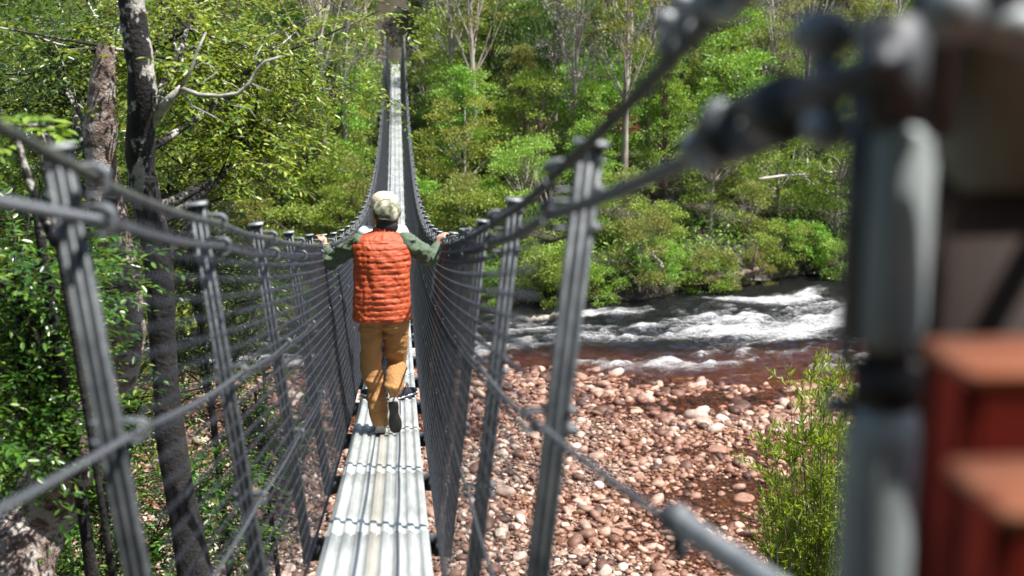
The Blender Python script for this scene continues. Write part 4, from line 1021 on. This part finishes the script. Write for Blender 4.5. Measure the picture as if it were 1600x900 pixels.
def hand(mb, wrist, fwd, palm_n, side, curl):
    """palm, four unequal curled fingers and a thumb that wrap over the rope; side=+1 thumb towards +side axis"""
    f = unit(np.array(fwd, float)); nrm = unit(np.array(palm_n, float)); sd = unit(np.cross(f, nrm))
    w = np.array(wrist, float)
    for q in (-.024, -.008, .008, .024): mb.cap_(w+sd*q*.7, w+f*.085+sd*q*1.25, .016, .0125, 8)
    for i, (q, L) in enumerate(((-.031, .068), (-.0105, .078), (.0105, .074), (.031, .058))):
        p = w+f*.085+sd*q; a_ = 0; segs = (.42, .32, .26)
        for j, sg in enumerate(segs):
            a_ += curl*(.6 if j == 0 else 1.0); d = f*math.cos(a_)+nrm*math.sin(a_); p2 = p+d*L*sg
            mb.cap_(p, p2, .0088-.0008*j, .008-.0008*j, 8); p = p2
    p = w+f*.025+sd*side*.028; d = unit(f*.55+sd*side*.7+nrm*.3); p2 = p+d*.04; mb.cap_(p, p2, .012, .0095, 8)
    d2 = unit(f*.75+nrm*.75+sd*side*.1); mb.cap_(p2, p2+d2*.032, .0092, .0078, 8)
def person(P, loc, label):
    r = empty('person', loc, label=label, cat='person')
    A = {k: np.array(v, float) for k, v in P['j'].items()}
    b = MB()
    hd = A['head']
    b.ball(hd+np.array([0, 0, .012]), (.074, .094, .108)); b.ball(hd+np.array([0, .03, -.055]), (.056, .062, .058))
    b.ball(hd+np.array([0, .098, -.02]), (.013, .018, .02)); b.cap_(hd+np.array([0, .088, .018]), hd+np.array([0, .104, -.018]), .008, .012, 8)   # nose
    b.ball(hd+np.array([0, .082, -.062]), (.024, .012, .011)); b.ball(hd+np.array([0, .066, -.098]), (.022, .02, .016))      # mouth, chin
    for s in (-1, 1): b.ball(hd+np.array([s*.078, .0, -.01]), (.01, .019, .032))
    b.cap_(A['neck'], hd+np.array([0, -.005, -.06]), .055, .05); b.cap_(A['neck']-np.array([0, 0, .05]), A['neck'], .07, .056)
    k = P['bw']
    b.cap_(A['shL']*np.array([.85, 1, .99]), A['shR']*np.array([.85, 1, .99]), .04, .04)
    b.cap_((A['shL']+A['shR'])/2+np.array([-.06, 0, -.12]), A['pel']+np.array([-.05, 0, .05]), .105*k, .10*k); b.cap_((A['shL']+A['shR'])/2+np.array([.06, 0, -.12]), A['pel']+np.array([.05, 0, .05]), .105*k, .10*k)
    for s in 'LR':
        b.cap_(A['hip'+s], A['kn'+s], .075, .052); b.cap_(A['kn'+s], A['an'+s], .05, .036); b.cap_(A['an'+s], A['an'+s]+P['foot'+s][1]*.0+P['foot'+s][0]*.10, .036, .028)
        b.cap_(A['sh'+s], A['el'+s], .046, .038); b.cap_(A['el'+s], A['wr'+s], .037, .026)
        hand(b, A['wr'+s], P['hf'+s], P['hn'+s], P['ht'+s], P['curl'])
    body = remesh(b, 'body', P['skin'], r, .0048, 3)
    for s in (-1, 1):
        e_ = MB(); e_.ball(hd+np.array([s*.031, .08, .014]), (.012, .012, .009)); e_.build('eye', 'eye', body)
        e_ = MB(); e_.tube([hd+np.array([s*.016, .098, .034]), hd+np.array([s*.032, .096, .04]), hd+np.array([s*.048, .082, .035])], .004, 6); e_.build('eyebrow', P['hair'], body)
    e_ = MB(); e_.ball(hd+np.array([0, .092, -.062]), (.022, .007, .0075)); e_.build('lips', 'lips', body)
    # hair
    h = MB(); h.ball(hd+np.array([0, -.014, .02]), (.085, .1, .105), nu=24, nv=16)
    h.ball(hd+np.array([0, -.045, -.045]), P['hairlow'], nu=24, nv=14)
    for q in P.get('strands', []): h.cap_(hd+np.array(q[0]), hd+np.array(q[1]), q[2], q[3])
    V = np.concatenate(h.V)
    remesh(h, 'hair', P['hair'], r, .006, 2, disp=lambda V, N: .004*(fbm(np.arctan2(V[:, 0], V[:, 1])*9, V[:, 2]*12, 3, 2)-.5)-.5*np.clip((V[:, 1]-hd[1]-.045)*1.2, 0, .06)*(V[:, 2] < hd[2]+.07))
    # trousers
    t_ = MB(); p = A['pel']
    t_.cap_(p+np.array([-.072, 0, .02]), p+np.array([.072, 0, .02]), P['hipr'], P['hipr']); t_.cap_(p+np.array([-.055, 0, .1]), p+np.array([.055, 0, .1]), .1, .1)
    for s, sx in (('L', -1), ('R', 1)):
        t_.ball(p+np.array([sx*.075, -.03, -.04]), (.094, .095, .11))
        t_.cap_(A['hip'+s], A['kn'+s], P['legr'][0], P['legr'][1], 18); t_.cap_(A['kn'+s], A['kn'+s]*.45+A['an'+s]*.55, P['legr'][1], P['legr'][2], 18)
        c0 = A['kn'+s]*.45+A['an'+s]*.55; d = unit(A['an'+s]-A['kn'+s]); t_.cap_(c0, A['an'+s]-d*.01, P['legr'][2], P['legr'][3], 18)
    t_ = remesh(t_, 'trousers', P['trm'], r, .0075, 3, disp=wrinkle(P['wr'], 9, 4))
    if P.get('pockets'):
        for sx in (-1, 1):
            q = MB(); q.tube([p+np.array([sx*.045, -.118, -.085]), p+np.array([sx*.09, -.122, -.088]), p+np.array([sx*.13, -.1, -.084])], .004, 6); q.build('pocket_seam', P['trm'], t_)
    # top
    P['top'](r, A, P)
    # headgear
    P['hat'](r, hd)
    # shoes
    for s in 'LR':
        fdir, udir, kind = unit(P['foot'+s][0]), unit(P['foot'+s][1]), P['shoe']
        side = np.cross(fdir, udir); an = A['an'+s]
        hl = P['heel'+s]
        M_ = np.stack([side, fdir, udir], 1)
        # outline from heel to toe: (along, half width, height of upper)
        prof = [(0, .028, .055), (.015, .034, .075), (.05, .036, .085), (.09, .036, .075), (.13, .039, .062), (.18, .046, .05), (.22, .045, .04), (.255, .036, .032), (.275, .018, .024)]
        up = MB(); R_ = []
        for (a_, hw, hh) in prof:
            th = np.linspace(0, pi, 14); R_.append([hl+M_@np.array([hw*math.cos(q), a_, .022+hh*math.sin(q)**.8]) for q in th]+[hl+M_@np.array([-hw*.9+hw*1.8*q, a_, .02]) for q in (.2, .5, .8)])
        up.loft(np.array(R_)); sh = up.build('shoe', P['shm'], r)
        so = MB(); R_ = []
        fine = np.interp(np.linspace(0, 1, 26), np.linspace(0, 1, len(prof)), [q[0] for q in prof]); fw_ = np.interp(fine, [q[0] for q in prof], [q[1] for q in prof])
        fw_ = fw_*(1-.2*np.exp(-((fine-.1)/.035)**2))
        for a_, hw in zip(fine, fw_):
            R_.append([hl+M_@np.array([x_*(hw+.005), a_, z_]) for x_, z_ in ((-1, .012), (-1, .026), (1, .026), (1, .012))])
        so.loft(np.array(R_)); so.build('midsole', P['msm'], sh)
        so = MB(); R_ = []
        for i, (a_, hw) in enumerate(zip(fine, fw_)):
            dz_ = .0015 if i % 2 else 0
            R_.append([hl+M_@np.array([x_*(hw+.001), a_, z_]) for x_, z_ in ((-1, .0+dz_), (-1, .0125), (1, .0125), (1, .0+dz_))])
        so.loft(np.array(R_)); so.build('outsole', 'black_rubber', sh)
    return r

def vest_top(r, A, P):
    secs = [(-.008, .125, .835, .208, .128), (-.008, .125, .85, .213, .134), (-.008, .13, .95, .208, .135), (-.006, .14, 1.06, .2, .132), (-.002, .16, 1.18, .2, .13), (0, .18, 1.29, .208, .13), (.0, .195, 1.37, .212, .122),
            (0, .205, 1.405, .2, .11), (0, .212, 1.435, .168, .098), (.005, .22, 1.455, .12, .086), (.01, .227, 1.468, .086, .078), (.014, .232, 1.48, .074, .074), (.016, .236, 1.503, .071, .073)]
    Q, R_ = interp_rings(secs, 230, 96, 2.5)
    z = Q[:, 2]; ph = ((z-.84)/.043)
    quilt = np.abs(np.sin(pi*ph))**.7*.0055
    quilt = np.where(z > 1.475, .002, quilt); quilt = np.where(z < .868, .007, quilt)
    th = np.linspace(0, 2*pi, 96, endpoint=False); cen = Q[:, None, :2]
    dirs = R_[..., :2]-cen; L = np.linalg.norm(dirs, axis=-1, keepdims=True); dirs = dirs/L
    wn_ = (fbm(th[None]*8+z[:, None]*9, z[:, None]*30+np.sin(th[None]*3)*1.2, 5, 3)-.5)*.014+(fbm(th[None]*24+z[:, None]*30, z[:, None]*60-th[None]*5, 8, 2)-.5)*.009
    wn_ = wn_+(fbm(th[None]*30+np.sin(z[:, None]*40)*.6, z[:, None]*14, 33, 2)-.5)*.011*(.35+np.abs(np.cos(pi*ph))[:, None])
    lowfold = (fbm(th[None]*2.5+z[:, None]*3, z[:, None]*7, 15, 2)-.5)*.022
    R_[..., :2] = R_[..., :2]+dirs*(quilt[:, None]+wn_*(z[:, None] > .86)+lowfold)[..., None]
    mb = MB(); mb.loft(R_); v = mb.build('vest', 'vest_orange', r)
    mb = MB()
    for s in (-1, 1):  # bound arm holes
        c = A['shL' if s < 0 else 'shR']+np.array([-s*.02, -.005, -.055]); th = np.linspace(0, 2*pi, 25)
        mb.tube([c+np.array([s*.022+s*.012*math.sin(q), math.cos(q)*.062, math.sin(q)*.078]) for q in th], .007, 6)
    mb.build('arm_binding', 'vest_orange', v)
    for s in 'LR':
        sl_ = MB(); sh, el, wr = A['sh'+s], A['el'+s], A['wr'+s]; d = unit(wr-el)
        sl_.cap_(sh+np.array([-.004 if s == 'L' else .004, 0, -.014]), sh*.4+el*.6, .072, .064, 18); sl_.cap_(sh*.4+el*.6, el, .064, .06, 18); sl_.cap_(el, el*.5+wr*.5, .06, .05, 18); sl_.cap_(el*.5+wr*.5, wr-d*.005, .05, .036, 18)
        o = remesh(sl_, 'sleeve', 'sweater_green', r, .0065, 3, disp=wrinkle(.02, 15, 6))
        cf = MB(); cf.tube([wr-d*.03, wr-d*.0], .037, 16); cf.build('cuff', 'sweater_green', o)
def camo_cap(r, hd):
    th = np.linspace(0, 2*pi, 48, endpoint=False); R_ = []
    for z, k in ((.012, .98), (.02, 1.03), (.034, 1.06), (.056, 1.05), (.08, .99), (.102, .88), (.12, .7), (.132, .45), (.138, .15)):
        sag = 1+.03*np.sin(th*5+z*40)
        zz = z+(-.02*np.clip(-np.sin(th), 0, 1)+.008*np.sin(th*3+1))*(1-z/.15)
        R_.append(np.stack([hd[0]+.101*k*sag*np.cos(th), hd[1]-.004+.114*k*sag*np.sin(th), hd[2]+.012+zz], -1))
    mb = MB(); mb.loft(np.array(R_)); c = mb.build('cap', 'cap_camo', r)
    b = MB(); R_ = []
    for u in np.linspace(-1, 1, 13):
        q = u*.9; p0 = np.array([hd[0]+.098*math.sin(q), hd[1]+.1*math.cos(q)*1.0, hd[2]+.02]); d = np.array([math.sin(q)*.35, math.cos(q), -.2]); w = .075*math.sqrt(max(0, 1-u*u*.85))
        R_.append([p0, p0+d*w, p0+d*w+np.array([0, 0, .004]), p0+np.array([0, 0, .006])])
    b.loft(np.array(R_)); b.build('visor', 'cap_camo', c)
    s_ = MB(); q = np.linspace(-.65, .65, 12)
    s_.tube([[hd[0]+.103*math.sin(k), hd[1]-.118*math.cos(k), hd[2]+.018] for k in q], .007, 6); s_.build('strap', 'sweater_green', c)
def shirt_top(r, A, P):
    secs = [(0, .05, .84, .185, .12), (0, .05, .95, .185, .12), (0, .06, 1.08, .165, .115), (0, .07, 1.25, .18, .12), (0, .08, 1.36, .2, .115), (0, .085, 1.41, .2, .1), (0, .09, 1.45, .155, .085), (0, .095, 1.47, .09, .07), (0, .1, 1.49, .07, .066)]
    Q, R_ = interp_rings(secs, 80, 56, 2.4); z = Q[:, 2]; th = np.linspace(0, 2*pi, 56, endpoint=False)
    d = R_[..., :2]-Q[:, None, :2]; d /= np.linalg.norm(d, axis=-1, keepdims=True)
    R_[..., :2] += d*((fbm(th[None]*3+z[:, None]*2, z[:, None]*9, 25, 3)-.5)*.03)[..., None]
    mb = MB(); mb.loft(R_); o = mb.build('shirt', 'shirt_white', r)
    for s in 'LR':
        sl_ = MB(); sl_.cap_(A['sh'+s]+np.array([.03 if s == 'L' else -.03, 0, 0]), A['el'+s], .074, .06, 16)
        remesh(sl_, 'sleeve', 'shirt_white', o, .008, 3, disp=wrinkle(.006, 12, 7))
def sun_cap(r, hd):
    th = np.linspace(0, 2*pi, 48, endpoint=False); R_ = []
    for z, k in ((-.01, 1.16), (.012, 1.1), (.03, 1.06), (.06, 1.03), (.09, .94), (.115, .78), (.133, .5), (.14, .18)):
        R_.append(np.stack([hd[0]+.108*k*np.cos(th), hd[1]+.118*k*np.sin(th), hd[2]+.02+z+.006*np.sin(th*4)*(1-z/.14)], -1))
    mb = MB(); mb.loft(np.array(R_)); c = mb.build('hat', 'hat_straw', r)
    s_ = MB(); s_.tube([[hd[0]+.119*math.cos(k), hd[1]+.13*math.sin(k), hd[2]+.04] for k in np.linspace(0, 2*pi, 30)], .006, 6); s_.build('hat_band', 'bark_brown', c)

YM = 9.12
mz = zd(YM)+.02
rail_h = zt(YM+.62)-.06-mz
man = dict(j=dict(head=(.04, .27, 1.555), neck=(.012, .235, 1.45), shL=(-.175, .2, 1.41), shR=(.175, .2, 1.41), elL=(-.375, .30, 1.245), elR=(.36, .30, 1.245),
                  wrL=(-.432, .47, rail_h-.018), wrR=(.425, .47, rail_h-.018), pel=(-.005, .13, .88), hipL=(-.09, .13, .86), hipR=(.09, .13, .86),
                  knL=(-.098, .17, .47), knR=(.09, .27, .455), anL=(-.037, .02, .085), anR=(.066, -.045, .335)),
           bw=1.0, skin='skin', hair='hair_dark', hairlow=(.082, .068, .07), hipr=.112, legr=(.094, .075, .067, .058), wr=.02, trm='trouser_tan', pockets=True,
           footL=(np.array([-.06, 1, 0.]), np.array([0, 0, 1.])), footR=(np.array([.06, .30, -.95]), np.array([0, .95, .30])),
           heelL=np.array([-.034, -.035, 0]), heelR=np.array([.062, -.135, .275]), top=vest_top, hat=camo_cap, shoe=0, shm='shoe_canvas', msm='shoe_canvas', curl=.62,
           hfL=(-.1, .95, .28), hfR=(.1, .95, .28), hnL=(-.6, .5, -.45), hnR=(.6, .5, -.45), htL=-1, htR=1)
# hands lie over the rope from the inner side: fingers point outward across it
man['hfL'] = (-.22, .42, .82); man['hfR'] = (.22, .42, .82)
man['heelL'] = np.array([-.034, -.035, 0])
person(man, (0, YM, mz), 'man in orange quilted vest and camouflage cap walking away holding both handrails')
YW = 10.95; wz = zd(YW)+.02
woman = dict(j=dict(head=(.012, .13, 1.60), neck=(-.02, .1, 1.47), shL=(-.175, .08, 1.41), shR=(.175, .08, 1.41), elL=(-.16, .24, 1.14), elR=(.16, .24, 1.14), wrL=(-.14, .42, 1.12), wrR=(.15, .42, 1.12),
                    pel=(0, .04, .88), hipL=(-.09, .04, .86), hipR=(.09, .04, .86), knL=(-.03, .07, .47), knR=(.1, .07, .47), anL=(-.01, .02, .085), anR=(.09, .02, .085)),
             bw=.88, skin='skin_fair', hair='hair_blond', hairlow=(.085, .07, .09), hipr=.12, legr=(.09, .068, .056, .048), wr=.006, trm='jeans_navy',
             footL=(np.array([-.9, .75, 0.]), np.array([0, 0, 1.])), footR=(np.array([.75, .9, 0.]), np.array([0, 0, 1.])), heelL=np.array([.0, -.03, 0]), heelR=np.array([.075, -.04, 0]),
             top=shirt_top, hat=sun_cap, shoe=0, shm='shoe_navy', msm='shoe_white', curl=.5, hfL=(.2, .9, .1), hfR=(-.2, .9, .1), hnL=(0, 0, -1), hnR=(0, 0, -1), htL=1, htR=-1,
             strands=[((-.07, -.03, -.02), (-.085, -.03, -.14), .03, .018), ((.07, -.03, -.02), (.085, -.03, -.14), .03, .018), ((0, -.08, -.05), (0, -.08, -.2), .05, .03)])
wo = person(woman, (-.012, YW, wz), 'person in white T-shirt, pale sun hat and navy jeans walking just ahead of the man')
wo.scale = (1.04, 1.04, 1.04)
